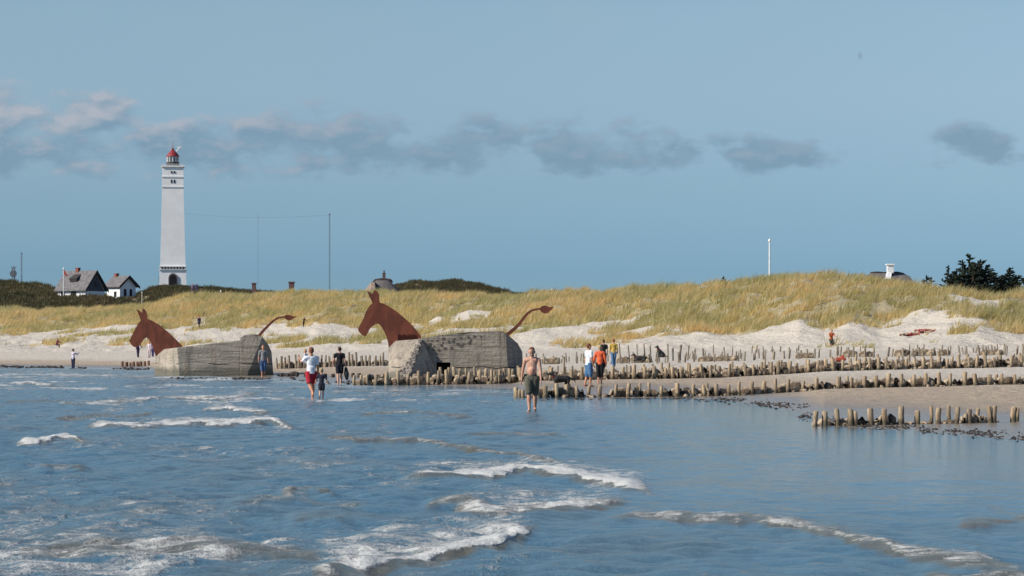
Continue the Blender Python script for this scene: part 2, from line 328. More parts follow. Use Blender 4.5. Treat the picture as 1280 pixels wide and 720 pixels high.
hh = mnode(t, 'MULTIPLY', noise(t, P, 1.6, 7, .62), mnode(t, 'SUBTRACT', 1.0, mnode(t, 'MULTIPLY', attr(t, 'wet'), .8)))
t.links.new(hh, bp.inputs['Height']); t.links.new(bp.outputs[0], b.inputs['Normal'])
damp = (1-ss(Z+(fbm(XX/5, YY/5, 61)-.5)*.15, .22, .62)*(1-0))
tag(grid_mesh('sand_beach', np.stack([XX, YY, Z], -1), M_sand, dict(grass=G, heath=heath, wet=wet, damp=damp)), kind='structure')

# ------------------------------------------------------------ sea
cs = np.concatenate([np.linspace(-5500, -80, 70)[:-1], np.linspace(-80, 1360, 1050), np.linspace(1360, 6800, 60)[1:]])
rows = np.concatenate([np.linspace(1400, 730, 60)[:-1], np.linspace(730, 452, 980)])
Yw = HC*F/(rows-HY)
YW, PW = np.meshgrid(Yw, cs, indexing='ij'); XW = (PW-640)/F*YW; RW = HY+HC*F/YW
S0 = shoreY(PW); dsh = (S0-YW)                                       # distance to the shore along the ray
depthf = ss(dsh, .5, 28)
calm = ss(PW+0*(RW), 560, 900)*(1-ss(RW, 600, 700))                   # sheltered right-hand water
amp = (.12+.88*depthf)*(1-.82*calm)*(1-.25*ss(RW, 600, 720)*ss(PW, 700, 1000))
h = np.zeros_like(XW)
wr = random.Random(5)
for i in range(46):
    L = .45*(14/.45)**(i/45.)*wr.uniform(.85, 1.15); a = R(wr.gauss(200, 26 if L > 2 else 48)); k = 2*math.pi/L
    A = .0125*L**.55*(1.3 if L < 1.2 else .7 if L < 3.2 else .36); ph = wr.uniform(0, 6.28)
    q = k*(XW*math.cos(a)+YW*math.sin(a))+ph+2.6*vn(XW/(3*L)+i, YW/(3*L), 70+i)
    h += A*.38*(np.sin(q)+.3*np.cos(2*q))
h *= amp
foam = np.zeros_like(XW); brown = np.zeros_like(XW)
# breaking crests: px/row polyline of the crest foot, height m, foam trail (m), front width m, foam strength
BR = [([(8, 482), (40, 480), (70, 483)], .20, 9, 1.6, .8),
      ([(20, 556), (60, 552), (85, 549), (108, 556)], .20, 1.6, .55, .95),
      ([(45, 585), (80, 582), (112, 586)], .15, .3, .5, .15),
      ([(120, 503), (200, 500), (290, 497), (330, 492)], .16, 8, 1.3, .75),
      ([(100, 535), (180, 536), (290, 532), (340, 531), (376, 541)], .24, 4.2, .9, 1.0),
      ([(340, 520), (300, 516), (285, 511), (250, 517)][::-1], .18, 5, .9, .9),
      ([(376, 546), (450, 549), (520, 551), (600, 562), (690, 577), (720, 590)], .11, 1.1, .5, .5),
      ([(500, 598), (600, 596), (660, 588), (720, 597), (780, 608), (826, 617)], .17, 3.0, .6, 1.0),
      ([(560, 637), (640, 639), (700, 634), (790, 626)], .10, 2.6, .5, .80),
      ([(528, 634), (570, 627), (612, 636)], .16, 1.0, .5, .35),
      ([(380, 725), (470, 712), (520, 704), (560, 697), (620, 684), (650, 672), (678, 655)], .15, 3.0, .45, 1.0),
      ([(740, 648), (800, 645), (940, 648), (1000, 656), (1060, 672), (1140, 692), (1200, 702), (1290, 712)], .15, .55, .42, .60),
      ([(1150, 716), (1220, 722), (1290, 722)], .1, .7, .3, .5),
      ([(680, 561), (770, 562), (840, 564), (920, 566)], .05, .3, .7, .05),
      ([(560, 541), (640, 543), (712, 544)], .08, .9, .6, .35),
      ([(640, 528), (760, 531), (860, 534)], .035, .3, .8, .0),
      ([(1040, 604), (1200, 600), (1290, 603)], .06, .2, .6, .02),
      ([(1190, 657), (1250, 652), (1300, 648)], .10, .3, .4, .22),
      ([(0, 690), (90, 686), (200, 690), (320, 692), (420, 700)], .10, 1.6, .5, .42),
      ([(130, 641), (175, 638), (225, 643)], .09, .3, .45, .05), ([(360, 652), (405, 647), (440, 653)], .09, .3, .45, .05),
      ([(350, 619), (385, 613), (420, 620)], .12, .5, .4, .35), ([(440, 519), (520, 517), (600, 522)], .08, 2, .9, .42),
      ([(200, 517), (130, 520), (60, 524)][::-1], .10, 3, .9, .35), ([(280, 630), (350, 628), (470, 632)], .06, .7, .4, .28),
      ([(0, 505), (60, 503), (110, 507)], .10, 3, 1.0, .3), ([(60, 470), (130, 469), (190, 472)], .08, 10, 2.0, .5), ([(350, 487), (440, 489), (520, 492)], .07, 3, 1.0, .45)]
for pl, A, tr, fw, fs in BR:
    pl = np.array(pl, float); rc = np.interp(PW, pl[:, 0], pl[:, 1]); rc = rc+(fbm(PW/25, PW*0, 90)-.5)*5
    Yc = HC*F/(rc-HY); ln = pl[-1, 0]-pl[0, 0]
    e = ss(PW, pl[0, 0]-8, pl[0, 0]+.12*ln+6)*(1-ss(PW, pl[-1, 0]-.12*ln-6, pl[-1, 0]+8))
    d = YW-Yc+(fbm(XW*1.1, YW*.6, 95)-.5)*fw*1.6
    A = A*.40; fw = fw*1.25; tr = tr*2.3; A2 = A*(.7+.6*fbm(PW/30, RW*0, 97, 2))
    prof = np.where(d < 0, np.exp(-(d/(fw*1.25))**2), np.exp(-(d/(fw*2.4))**2))
    h += A2*e*prof
    fo = e*fs*ss(d+(fbm(XW*2.2, YW*2.2, 96, 3)-.5)*fw*1.6, -fw*1.1, -fw*.35)*(1-ss(d, tr*.35, tr*1.1))*(.50+.32*fbm(XW/1.3, YW/2.6, 98, 3)*2*.5+.5*np.exp(-np.maximum(d, 0)/(fw*1.2)))*(.45+.95*fbm(XW*.9, YW*.5, 99, 3))
    foam = np.maximum(foam, fo); brown = np.maximum(brown, e*np.exp(-((d+fw*.3)/(fw*1.0))**2)*min(1, A/.04)*(.30+.70*min(1, fs*1.3)))
turb = fbm(XW/3.2, YW/5.0, 101, 5, .6); big = fbm(XW/9, YW/16, 111, 3)
region = (1-ss(PW, 480, 760))*.9+.12
streak = ss(turb, .47, .68)*ss(big, .34, .58)*region
streak *= .30+.55*ss(RW, 655, 700)+.75*(1-ss(RW, 500, 560))
foam = np.maximum(foam, streak*.72)
flk = region*(.20+.30*ss(fbm(XW/1.6, YW/4.2, 131, 4, .6), .45, .66))*(.7+.5*ss(RW, 640, 700)+.35*(1-ss(RW, 480, 540)))
foam = np.maximum(foam, flk)
edge = np.exp(-((dsh-.3)/1.1)**2)*(.42*ss(YW, 60, 100)*(1-ss(PW, 620, 700)))+np.exp(-((dsh-.5+(fbm(XW/1.5, YW/1.5, 140)-.5)*1.2)/.25)**2)*.35*ss(PW, 640, 700); foam = np.maximum(foam, edge)
foam *= ss(dsh, -1, .6)
h += foam*.012*(fbm(XW*3.2, YW*3.2, 120)-.3)*ss(foam, .3, .8)*2
M_sea = bpy.data.materials.new('sea_water'); M_sea.use_nodes = True; t = M_sea.node_tree; b = t.nodes['Principled BSDF']
tcn = t.nodes.new('ShaderNodeTexCoord'); P = tcn.outputs['Object']
fa = attr(t, 'foam'); br = attr(t, 'sandy')
nz = mnode(t, 'ADD', mnode(t, 'MULTIPLY', noise(t, P, 2.2, 8, .72), .65), mnode(t, 'MULTIPLY', noise(t, P, 9, 5, .7), .35))
rg = mnode(t, 'SUBTRACT', 1.0, mnode(t, 'MULTIPLY', mnode(t, 'ABSOLUTE', mnode(t, 'SUBTRACT', noise(t, P, 1.5, 6, .7), .5)), 5.0))
nz = mnode(t, 'ADD', mnode(t, 'MULTIPLY', nz, .72), mnode(t, 'MULTIPLY', rg, .16))
nz = mnode(t, 'ADD', nz, .025)
fm = sstep(t, mnode(t, 'SUBTRACT', mnode(t, 'ADD', fa, mnode(t, 'MULTIPLY', mnode(t, 'SUBTRACT', nz, .5), 3.4)), .40), -.10, .50)
fm = mnode(t, 'MULTIPLY', fm, sstep(t, fa, .04, .3))
mud = mnode(t, 'MULTIPLY', sstep(t, noise(t, P, .35, 4, .6), .42, .68), .35)
body = mixc(t, mnode(t, 'MAXIMUM', sstep(t, br, .05, .5), mud), (.060, .132, .186), (.095, .090, .066))
foamc = mixc(t, noise(t, P, 3, 5), (.62, .62, .60), (.30, .31, .30))
t.links.new(mixc(t, fm, body, foamc), b.inputs['Base Color'])
t.links.new(mnode(t, 'ADD', .10, mnode(t, 'MULTIPLY', fm, .75)), b.inputs['Roughness']); b.inputs['IOR'].default_value = 1.333
bp = t.nodes.new('ShaderNodeBump'); bp.inputs['Distance'].default_value = .075
t.links.new(mnode(t, 'MULTIPLY', attr(t, 'ripple'), .9), bp.inputs['Strength'])
mpw = t.nodes.new('ShaderNodeMapping'); mpw.inputs['Scale'].default_value = (1.0, .8, 1); t.links.new(P, mpw.inputs[0])
t.links.new(mnode(t, 'ADD', noise(t, mpw.outputs[0], 5, 7, .68), mnode(t, 'MULTIPLY', fm, .6)), bp.inputs['Height']); t.links.new(bp.outputs[0], b.inputs['Normal'])
rip = np.clip(.12+.88*amp, 0, 1)
tag(grid_mesh('sea', np.stack([XW, YW, h], -1), M_sea, dict(foam=foam, sandy=brown, ripple=rip)), kind='structure')

# ------------------------------------------------------------ grass and heath cover
def cover(name, n, x0, x1, Ya, Yb, dens, hmin, hmax, bw, blades, c1, c2, c3, lean, spread, seed):                # n candidate tufts kept where the density says
    g = np.random.default_rng(seed); p = g.uniform(x0, x1, n); Y = np.sqrt(g.uniform(Ya**2, Yb**2, n)); X = (p-640)/F*Y
    z, pp, L = ground(X, Y, True); m = dens(X, Y, pp, L, z); k = g.random(n) < m; X, Y, z, m = X[k], Y[k], z[k], m[k]; N = len(X)
    X = np.repeat(X, blades); Y = np.repeat(Y, blades); z = np.repeat(z, blades); m = np.repeat(m, blades)
    tone = np.clip(.5+(fbm(X/7, Y/12, seed+3)-.5)*2.2+(fbm(X/1.6-Y*.25, Y/2.4, seed+4, 2)-.5)*1.5+g.normal(0, .12, len(X)), 0, 1); t2 = g.random(len(X))
    M = len(X); hgt = g.uniform(hmin, hmax, M)*(.55+.45*m)*(.4+1.2*fbm(X/1.3, Y/1.6, seed+9, 2)); th = g.uniform(0, 6.283, M); r = g.uniform(0, spread, M)
    bx = X+np.cos(th)*r; by = Y+np.sin(th)*r; bz = z-.06
    lx = lean[0]+g.normal(0, .28, M)+np.cos(th)*.25; ly = lean[1]+g.normal(0, .28, M)
    wa = g.uniform(0, 3.1416, M)*.35; hx = np.cos(wa)*bw/2*g.uniform(.6, 1.4, M); hy = np.sin(wa)*bw/2
    v0 = np.stack([bx-hx, by-hy, bz], -1); v1 = np.stack([bx+hx, by+hy, bz], -1)
    v2 = np.stack([bx+lx*hgt, by+ly*hgt, bz+hgt], -1)
    co = np.stack([v0, v1, v2], 1).reshape(-1, 3); f = np.arange(3*M).reshape(M, 3)
    me = bpy.data.meshes.new(name); tri_mesh(me, co, f)
    c1, c2, c3 = map(np.array, (c1, c2, c3)); c = c1[None]*(1-tone[:, None])+c2[None]*tone[:, None]; c = np.where(t2[:, None] < .16, c3[None], c)*g.uniform(.8, 1.2, M)[:, None]
    ca = me.color_attributes.new('blade', 'FLOAT_COLOR', 'POINT'); ca.data.foreach_set('color', np.repeat(np.concatenate([c, np.ones((M, 1))], 1), 3, 0).astype(np.float32).reshape(-1))
    m_ = bpy.data.materials.new(name); m_.use_nodes = True; t = m_.node_tree; b = t.nodes['Principled BSDF']; b.inputs['Roughness'].default_value = .8; b.inputs['Specular IOR Level'].default_value = .15
    a = t.nodes.new('ShaderNodeAttribute'); a.attribute_name = 'blade'; t.links.new(a.outputs['Color'], b.inputs['Base Color'])
    tr = t.nodes.new('ShaderNodeBsdfTranslucent'); t.links.new(a.outputs['Color'], tr.inputs[0]); mx_ = t.nodes.new('ShaderNodeMixShader'); mx_.inputs[0].default_value = .45
    t.links.new(b.outputs[0], mx_.inputs[1]); t.links.new(tr.outputs[0], mx_.inputs[2]); t.links.new(mx_.outputs[0], t.nodes['Material Output'].inputs[0])
    return link(name, me, m_)
tag(cover('marram_grass', 185000, -120, 1400, 188, 545, lambda X, Y, p, L, z: grassmask(X, Y, p, L, z)*(.22+.78*ss(fbm(X/1.7, Y/2.2, 77), .38, .54))*(1-.75*ss(Y, L[3]+12, L[3]+30)),
          .5, 1.05, .085, 11, (.78, .58, .26), (.50, .45, .19), (.80, .66, .40), (.42, .0), .38, 5),
    'straw coloured marram grass bending over the dune ridge', 'grass', kind='stuff')
tag(cover('heather_scrub', 60000, -120, 720, 505, 700, lambda X, Y, p, L, z: ss(Y, 510, 540)*ss(fbm(X/12, Y/15, 55)+.25, .35, .6)*(1-ss(Y, 675, 690)*ss(p, 150, 190)*(1-ss(p, 250, 270))),
          .35, .95, .20, 9, (.09, .085, .042), (.17, .135, .07), (.26, .22, .11), (.15, 0), .5, 9),
    'dark brown and green heather scrub behind the dune ridge', 'scrub', kind='stuff')

# ------------------------------------------------------------ lighthouse
Yl = 693.; k = Yl/F; lb = W(216, 359, Yl)
lh = empty('lighthouse', lb, R(8), 'tall white tapering lighthouse with red lantern roof rising behind the dunes', 'lighthouse')
def zz(py): return (359-py)*k
def wid(px): return px*k/1.129
m = MB(); w0, w1 = wid(38.5)/2, wid(36.5)/2
def shaft(m, za, zb, a, b, cham=0):
    m.add([(s*a, q*a, za) for s, q in ((-1, -1), (1, -1), (1, 1), (-1, 1))]+[(s*b, q*b, zb) for s, q in ((-1, -1), (1, -1), (1, 1), (-1, 1))],
          [(3, 2, 1, 0), (4, 5, 6, 7), (0, 1, 5, 4), (1, 2, 6, 5), (2, 3, 7, 6), (3, 0, 4, 7)])
shaft(m, -2, zz(338), w0, w1); m.build('base', M_white, lh)
m = MB(); shaft(m, zz(333), zz(320), w1*.97, w1*.94); shaft(m, zz(320)+.002, zz(235), w1*.94, wid(29.5)/2); shaft(m, zz(233.5), zz(209.5), wid(29.8)/2, wid(29.2)/2)
m.build('tower', M_white, lh)
for a, b, ww in ((338, 337.2, 39.5), (334, 333, 38.5), (235, 233.5, 31), (222.5, 221, 31), (209.5, 207.8, 32.5)): m = MB(); shaft(m, zz(a)+.003, zz(b)-.003, wid(ww)/2, wid(ww)/2); m.build('cornice', M_white, lh)
m = MB(); shaft(m, zz(337.2), zz(334), w1*.95, w1*.95); fz = m.build('frieze', M_dark, lh)
m = MB()
for i in range(9):
    x = (i-4)*wid(4.2)
    for q in (-1, 1):
        mm = MB(); mm.box((x, q*(w1*.95+.08), zz(335.6)), (wid(1.9), .14, 1.9*k)); mm.build('dentil', M_white, fz)
        if abs(i-4) < 4: mm = MB(); mm.box((q*(w1*.95+.08), x, zz(335.6)), (.14, wid(1.9), 1.9*k)); mm.build('dentil', M_white, fz)
m = MB(); shaft(m, -2, zz(356.6), w0+.06, w0+.06); m.build('plinth', mat('grey_stone', (.11, .10, .10)), lh)
def archp(m, cx, w_, z0, z1, y0, y1): m.prism([(cx-w_/2, z0), (cx+w_/2, z0), (cx+w_/2, z1)]+[(cx+w_/2*math.cos(R(a)), z1+w_/2*1.2*math.sin(R(a))) for a in range(15, 180, 15)]+[(cx-w_/2, z1)], y0, y1)
m = MB(); archp(m, 0, 11.2*k, -.5, zz(348.5), -w0-.16, -w0+.5); dr = m.build('doorway', mat('dark_stone', (.16, .13, .13)), lh)
m = MB(); archp(m, 0, 8.8*k, -.5, zz(349), -w0-.19, -w0-.15); m.build('door', M_void, dr)
for x in (-1.8, 1.8):
    for z in (216, 227.5):
        m = MB(); m.box((x*k, -wid(29.5)/2-.03, zz(z)), (1.5*k, .16, 4.2*k if z > 220 else 2.6*k)); m.build('window', M_void, lh)
m = MB(); m.box((-w0-.02, 0, zz(349)), (.1, 1.0, 1.9)); m.build('window', M_void, lh)
m = MB(); hw = wid(32)/2
for i in range(13):
    q = -hw+i*hw/6
    for e in (-hw, hw): m.box((q, e, zz(206.7)), (.06, .06, 2.1*k)); m.box((e, q, zz(206.7)), (.06, .06, 2.1*k))
for z in (205.8, 206.9):
    for e in (-hw, hw): m.box((0, e, zz(z)), (2*hw, .05, .06)); m.box((e, 0, zz(z)), (.05, 2*hw, .06))
m.build('railing', M_pole, lh)
m = MB(); m.tube([(0, 0, zz(208)), (0, 0, zz(203))], 8*k, 16); m.build('lantern_base', M_dark, lh)
m = MB(); m.tube([(0, 0, zz(203)), (0, 0, zz(195.5))], 7.2*k, 16); lg = m.build('lantern_room', M_glass, lh)
m = MB()
for i in range(12):
    a = 6.283*i/12; m.tube([(7.4*k*math.cos(a), 7.4*k*math.sin(a), zz(203)), (7.4*k*math.cos(a), 7.4*k*math.sin(a), zz(195.5))], .09, 5)
m.build('glazing_bars', M_pole, lg)
m = MB(); m.tube([(0, 0, zz(195.8)), (0, 0, zz(195)), (0, 0, zz(192)), (0, 0, zz(189.5)), (0, 0, zz(187.6))], [8.2*k, 8*k, 6*k, 3.6*k, 1.6*k], 18); dm = m.build('dome', M_red, lh)
m = MB(); m.tube([(0, 0, zz(187.6)), (0, 0, zz(185.6)), (0, 0, zz(184.8)), (0, 0, zz(178))], [1.6*k, 1.6*k, .35*k, .16*k], 8); m.build('spire', M_red, dm)
m = MB(); m.tube([(2.5*k, 0, zz(191)), (6*k, 0, zz(187.5)), (8.5*k, 0, zz(184))], .16, 5); m.box((8*k, 0, zz(183.8)), (1.6, .1, .35)); m.build('antenna', M_pole, lh)

# ------------------------------------------------------------ houses behind the dunes
def house(px_eave0, py_base, Yh, l, wd, rot, zeave, zridge, wallm, roofm, label, chims, wins, dormer=False, darkgable=False):
    b0 = W(px_eave0, py_base, Yh); h_ = empty('house', b0, rot, label, 'house')   # origin: left front eave corner, x along the ridge, y back
    m = MB(); m.add([(.3, .3, -2), (l-.3, .3, -2), (l-.3, wd-.3, -2), (.3, wd-.3, -2), (.3, .3, zeave), (l-.3, .3, zeave), (l-.3, wd-.3, zeave), (.3, wd-.3, zeave), (.3, wd/2, zridge-.15), (l-.3, wd/2, zridge-.15)],
                    [(0, 1, 5, 4), (2, 3, 7, 6), (1, 2, 6, 9, 5), (3, 0, 4, 8, 7), (4, 5, 9, 8), (6, 7, 8, 9)]); m.build('wall', wallm, h_)
    m = MB(); th = .22; e = .35; dzr = (zridge-zeave)/(wd/2)*e
    for q in (0, 1):
        ya, yb = (-e, wd/2) if q == 0 else (wd+e, wd/2)
        m.add([(-e, ya, zeave-dzr), (l+e, ya, zeave-dzr), (l+e, yb, zridge), (-e, yb, zridge), (-e, ya, zeave-dzr+th), (l+e, ya, zeave-dzr+th), (l+e, yb, zridge+th), (-e, yb, zridge+th)],
              [(0, 1, 2, 3), (4, 5, 6, 7), (0, 1, 5, 4), (1, 2, 6, 5), (2, 3, 7, 6), (3, 0, 4, 7)])
    rf = m.build('roof', roofm, h_)
    for cx, ch in chims: m = MB(); m.box((cx, wd/2, zridge+ch/2-.2), (.8, .8, ch+.4)); m.box((cx, wd/2, zridge+ch+.03), (.95, .95, .16)); m.build('chimney', M_brick, rf)
    m = MB(); x = l+e+.02
    for q in (0, 1):
        ya = -e-.1 if q == 0 else wd+e+.1
        m.add([(x, ya, zeave-dzr-.35), (x, wd/2, zridge-.3), (x, wd/2, zridge+.28), (x, ya, zeave-dzr+.25), (x+.12, ya, zeave-dzr-.35), (x+.12, wd/2, zridge-.3), (x+.12, wd/2, zridge+.28), (x+.12, ya, zeave-dzr+.25)], [(0, 1, 2, 3), (4, 5, 6, 7), (0, 1, 5, 4), (1, 2, 6, 5), (2, 3, 7, 6), (3, 0, 4, 7)])
    m.build('bargeboard', M_dark, rf)
    if darkgable: m = MB(); m.add([(l-.27, .35, zeave-.4), (l-.27, wd-.35, zeave-.4), (l-.27, wd/2, zridge-.4), (l-.2, .35, zeave-.4), (l-.2, wd-.35, zeave-.4), (l-.2, wd/2, zridge-.4)], [(0, 1, 2), (3, 4, 5), (0, 1, 4, 3), (1, 2, 5, 4), (2, 0, 3, 5)]); m.build('gable_cladding', mat('tarred_boards', (.05, .05, .06), .7, (.09, .09, .11)), h_)
    for side, a, z0, w_, hh_ in wins:
        f = MB(); g = MB()
        if side == 'f': f.box((a, .28, z0+hh_/2), (w_+.2, .08, hh_+.2)); g.box((a, .22, z0+hh_/2), (w_, .06, hh_))
        else: f.box((l-.28, a, z0+hh_/2), (.08, w_+.2, hh_+.2)); g.box((l-.21, a, z0+hh_/2), (.08, w_, hh_))
        fo = f.build('window', M_pole, h_); g.build('pane', M_void, fo)
    if dormer:
        m = MB(); cx = l*.47; y0 = wd*.17; y1 = wd*.40; zd = zeave+(zridge-zeave)*.40; zt = zeave+(zridge-zeave)*.84
        m.add([(cx-1, y0, zd), (cx+1, y0, zd), (cx+1, y1, zt-.1), (cx-1, y1, zt-.1), (cx-1.2, y0-.2, zd+.9), (cx+1.2, y0-.2, zd+.9), (cx+1, y1, zt+.05), (cx-1, y1, zt+.05)],
              [(0, 1, 2, 3), (4, 5, 6, 7), (0, 1, 5, 4), (1, 2, 6, 5), (2, 3, 7, 6), (3, 0, 4, 7)]); m.build('dormer', M_dark, rf)
    return h_
house(70, 374, 600, 9.1, 7.2, R(-32), 2.25, 6.5, M_white, M_roof, 'low white house with big grey roof and dark gable, left of the lighthouse', [(3.6, .8)], [('f', 1.9, .7, 1.1, 1.1), ('f', 5.2, .7, 1.6, 1.1), ('s', 3.6, 3.0, .9, 1.0)], True, True)
house(131.5, 373, 612, 5.2, 5.6, R(-40), 2.9, 5.2, M_white, M_roof, 'smaller white house with two gable windows, nearest the lighthouse', [(.9, .7)], [('f', 3.3, .3, .8, 1.3), ('s', 1.9, .5, .75, 1.7), ('s', 3.7, .5, .75, 1.7)])
# thatched house peeping over the dune, centre
tb = W(478, 366, 430); kk = 430/F
th = empty('thatched_house', tb, 0, 'round thatched roof with dark ridge and chimney, behind the large donkey head', 'house')
m = MB(); m.tube([(0, 0, -4), (0, 0, .2)], 20*kk, 14, asp=.7); m.build('wall', M_white, th)
m = MB(); m.tube([(0, 0, -.4), (0, 0, 3*kk), (0, 0, 9*kk), (0, 0, 14.5*kk), (0, 0, 15.5*kk)], [25*kk, 22*kk, 15*kk, 9.5*kk, 7*kk], 22, asp=.7, wob=.03); rf = m.build('roof', M_thatch, th, True)
m = MB(); m.tube([(-12*kk, 0, 13.3*kk), (-9*kk, 0, 15.6*kk), (0, 0, 16.6*kk), (10*kk, 0, 15.6*kk), (13*kk, 0, 13.3*kk)], [1.0*kk, 1.8*kk, 2.1*kk, 1.9*kk, 1*kk], 8); m.build('ridge_cap', M_dark, rf)
m = MB(); m.box((2*kk, 0, 20*kk), (3.6*kk, 3.6*kk, 8*kk)); m.box((2*kk, 0, 24.3*kk), (4.4*kk, 4.4*kk, .9*kk)); m.tube([(2*kk, 0, 24*kk), (2*kk, 0, 28*kk)], [1.1*kk, .9*kk], 8); m.build('chimney', mat('dark_brick', (.11, .07, .065)), rf)
# its paler wing to the left
m = MB(); m.add([(-24*kk, -1.5, 0), (-14*kk, -3.2, -.3), (-7*kk, -3.2, -.2), (-9*kk, -2.2, 13*kk), (-13*kk, -2.2, 13*kk), (-24*kk, 2, 0), (-7*kk, 2, 0), (-8*kk, 1, 13*kk), (-13*kk, 1, 13*kk)],
                [(0, 1, 4), (1, 2, 3, 4), (2, 6, 7, 3), (0, 4, 8, 5), (3, 7, 8, 4), (5, 8, 7, 6), (0, 5, 6, 2, 1)]); m.build('roof_wing', M_thatch2, rf)
# thatched house at right with white chimney
kk = 330/F; tb = W(1108, 354, 330)
th = empty('thatched_house', tb, 0, 'long dark thatched roof with white chimney behind the right dune ridge', 'house')
m = MB(); m.box((0, 0, -1.2), (50*kk, 4, 2.6)); m.build('wall', M_white, th)
m = MB(); m.add([(-33*kk, -2.6, -.3), (33*kk, -2.6, -.3), (33*kk, 2.6, -.3), (-33*kk, 2.6, -.3), (-26*kk, -1.7, 8*kk), (27*kk, -1.7, 8*kk), (27*kk, 1.7, 8*kk), (-26*kk, 1.7, 8*kk), (-19*kk, 0, 13*kk), (21*kk, 0, 12.6*kk)],
                [(0, 1, 5, 4), (1, 2, 6, 5), (2, 3, 7, 6), (3, 0, 4, 7), (4, 5, 9, 8), (6, 7, 8, 9), (5, 6, 9), (7, 4, 8), (3, 2, 1, 0)]); rf = m.build('roof', M_thatch, th)
m = MB(); m.tube([(-20*kk, 0, 13.2*kk), (-12*kk, 0, 13.6*kk), (0, 0, 13.2*kk), (14*kk, 0, 13.4*kk), (22*kk, 0, 12*kk)], [.8*kk, 1.3*kk, .8*kk, 1.2*kk, .8*kk], 7, wob=.1); m.build('ridge_cap', M_dark, rf)
m = MB(); m.add([(-6*kk, -2.0, 4*kk), (2.5*kk, -2.0, 4*kk), (4.5*kk, -1.6, 13*kk), (0, -1.6, 13*kk), (-6*kk, -.4, 4*kk), (2.5*kk, -.4, 4*kk), (4.5*kk, -.4, 13*kk), (0, -.4, 13*kk)], [(0, 1, 2, 3), (4, 5, 6, 7), (0, 1, 5, 4), (1, 2, 6, 5), (2, 3, 7, 6), (3, 0, 4, 7)])
m.box((3.2*kk, -1, 17.5*kk), (7.5*kk, .95, 10*kk)); m.box((3.2*kk, -1, 23*kk), (10*kk, 1.2, 1.6*kk)); m.build('chimney', M_pole, rf)
# chimneys on hidden roofs
for px, y0, y1, ww, lab in ((317.5, 354, 366, 6, 'dark brick chimney with small roof showing over the dune, nearer the lighthouse'), (364.5, 352.5, 362, 8, 'squat dark chimney showing over the dune, nearer the thatched roof')):
    Yc = 520; kk = Yc/F; e = empty('low_house', W(px, y1, Yc), 0, lab, 'house')
    m = MB(); m.add([(-12*kk, -2, -2.6), (12*kk, -2, -2.6), (12*kk, 2, -2.6), (-12*kk, 2, -2.6), (-8*kk, 0, -.6), (8*kk, 0, -.6)], [(0, 1, 5, 4), (2, 3, 4, 5), (1, 2, 5), (3, 0, 4), (3, 2, 1, 0)]); rf = m.build('roof', M_roof, e)
    m = MB(); m.box((0, 0, (y1-y0)*kk/2-.4), (ww*kk*.8, ww*kk*.8, (y1-y0)*kk+.8)); m.box((0, 0, (y1-y0)*kk-.05), (ww*kk, ww*kk, .25)); m.build('chimney', mat('dark_brick', (.12, .07, .07)), rf)
# low white wall by the lighthouse
e = empty('garden_wall', W(262, 363, 670), 0, 'low whitewashed wall on the heath right of the lighthouse', 'wall')
m = MB(); m.box((0, 0, 0), (3.0, .3, 1.2)); m.box((-5, 0, -.1), (2, .3, .9)); m.build('wall_face', M_white, e); m = MB(); m.box((0, 0, .66), (3.2, .45, .12)); m.build('coping', M_steel, e)

# ------------------------------------------------------------ masts, poles, wire
def stand(px, Y): x = (px-640)/F*Y; return (x, Y, gz(x, Y))
def mast(px, ytop, Y, r, label, guy=False):
    b0 = stand(px, Y); zt = zof(ytop, Y)-b0[2]; e = empty('radio_mast', b0, 0, label, 'mast')
    m = MB(); s_ = r*1.6
    for a in (90, 210, 330): m.tube([(s_*math.cos(R(a)), s_*math.sin(R(a)), -1), (s_*math.cos(R(a)), s_*math.sin(R(a)), zt)], r*.35, 4)
    n = int(zt/(s_*3))
    for i in range(n):
        a = R((90, 210, 330)[i % 3]); c = R((90, 210, 330)[(i+1) % 3]); m.tube([(s_*math.cos(a), s_*math.sin(a), i*zt/n), (s_*math.cos(c), s_*math.sin(c), (i+1)*zt/n)], r*.22, 3)
    m.build('lattice', M_steel, e); m = MB(); m.tube([(0, 0, zt-.3), (0, 0, zt+.02*zt+.3)], r*.35, 5); m.box((0, 0, zt), (s_*3.4, .12, .15)); m.build('top_bracket', M_steel, e)
    return e
mast(412, 268, 600, .085, 'tall thin lattice radio mast standing alone right of the lighthouse')
mast(27, 317, 650, .10, 'slender radio mast at the far left, the taller of the two')
e = mast(17, 334, 650, .26, 'short lattice tower with dish beside a taller mast, far left')
m = MB(); zt = zof(342, 650)-e.location.z; m.tube([(0, -.5, zt), (0, -1.0, zt)], [.9, .8], 12); m.build('dish', M_steel, e)
mast(322.5, 270, 780, .03, 'very faint thin mast between lighthouse and tall mast')
m = MB(); a = Vector(W(232, 267, Yl)); c = Vector(W(412, 269, 600)); m.o = a
m.tube([a+(c-a)*i/20-Vector((0, 0, math.sin(math.pi*i/20)*.8)) for i in range(21)], .02, 4)
wr_ = m.build('antenna_wire', M_steel); wr_.location = a; tag(wr_, 'thin aerial wire strung from the lighthouse to the tall mast', 'wire')
def pole(px, y0, y1, Y, r, label, nm='flagpole', cat='flagpole', m_=None):
    e = empty(nm, W(px, y0, Y), 0, label, cat); k_ = Y/F; h_ = (y0-y1)*k_; m = MB(); m.tube([(0, 0, -2), (0, 0, h_)], [r, r*.7], 8); m.build('pole', m_ or M_pole, e)
    m = MB(); m.cap((0, 0, h_), r*1.5, (0, 0, h_+r), r*1.2, 8); m.build('finial', m_ or M_pole, e); return e
pole(962, 350, 301, 320, .12, 'tall white flagpole without flag standing behind the right dune ridge')
e = pole(79.5, 372, 336, 585, .13, 'white flagpole flying a red pennant in front of the larger house')
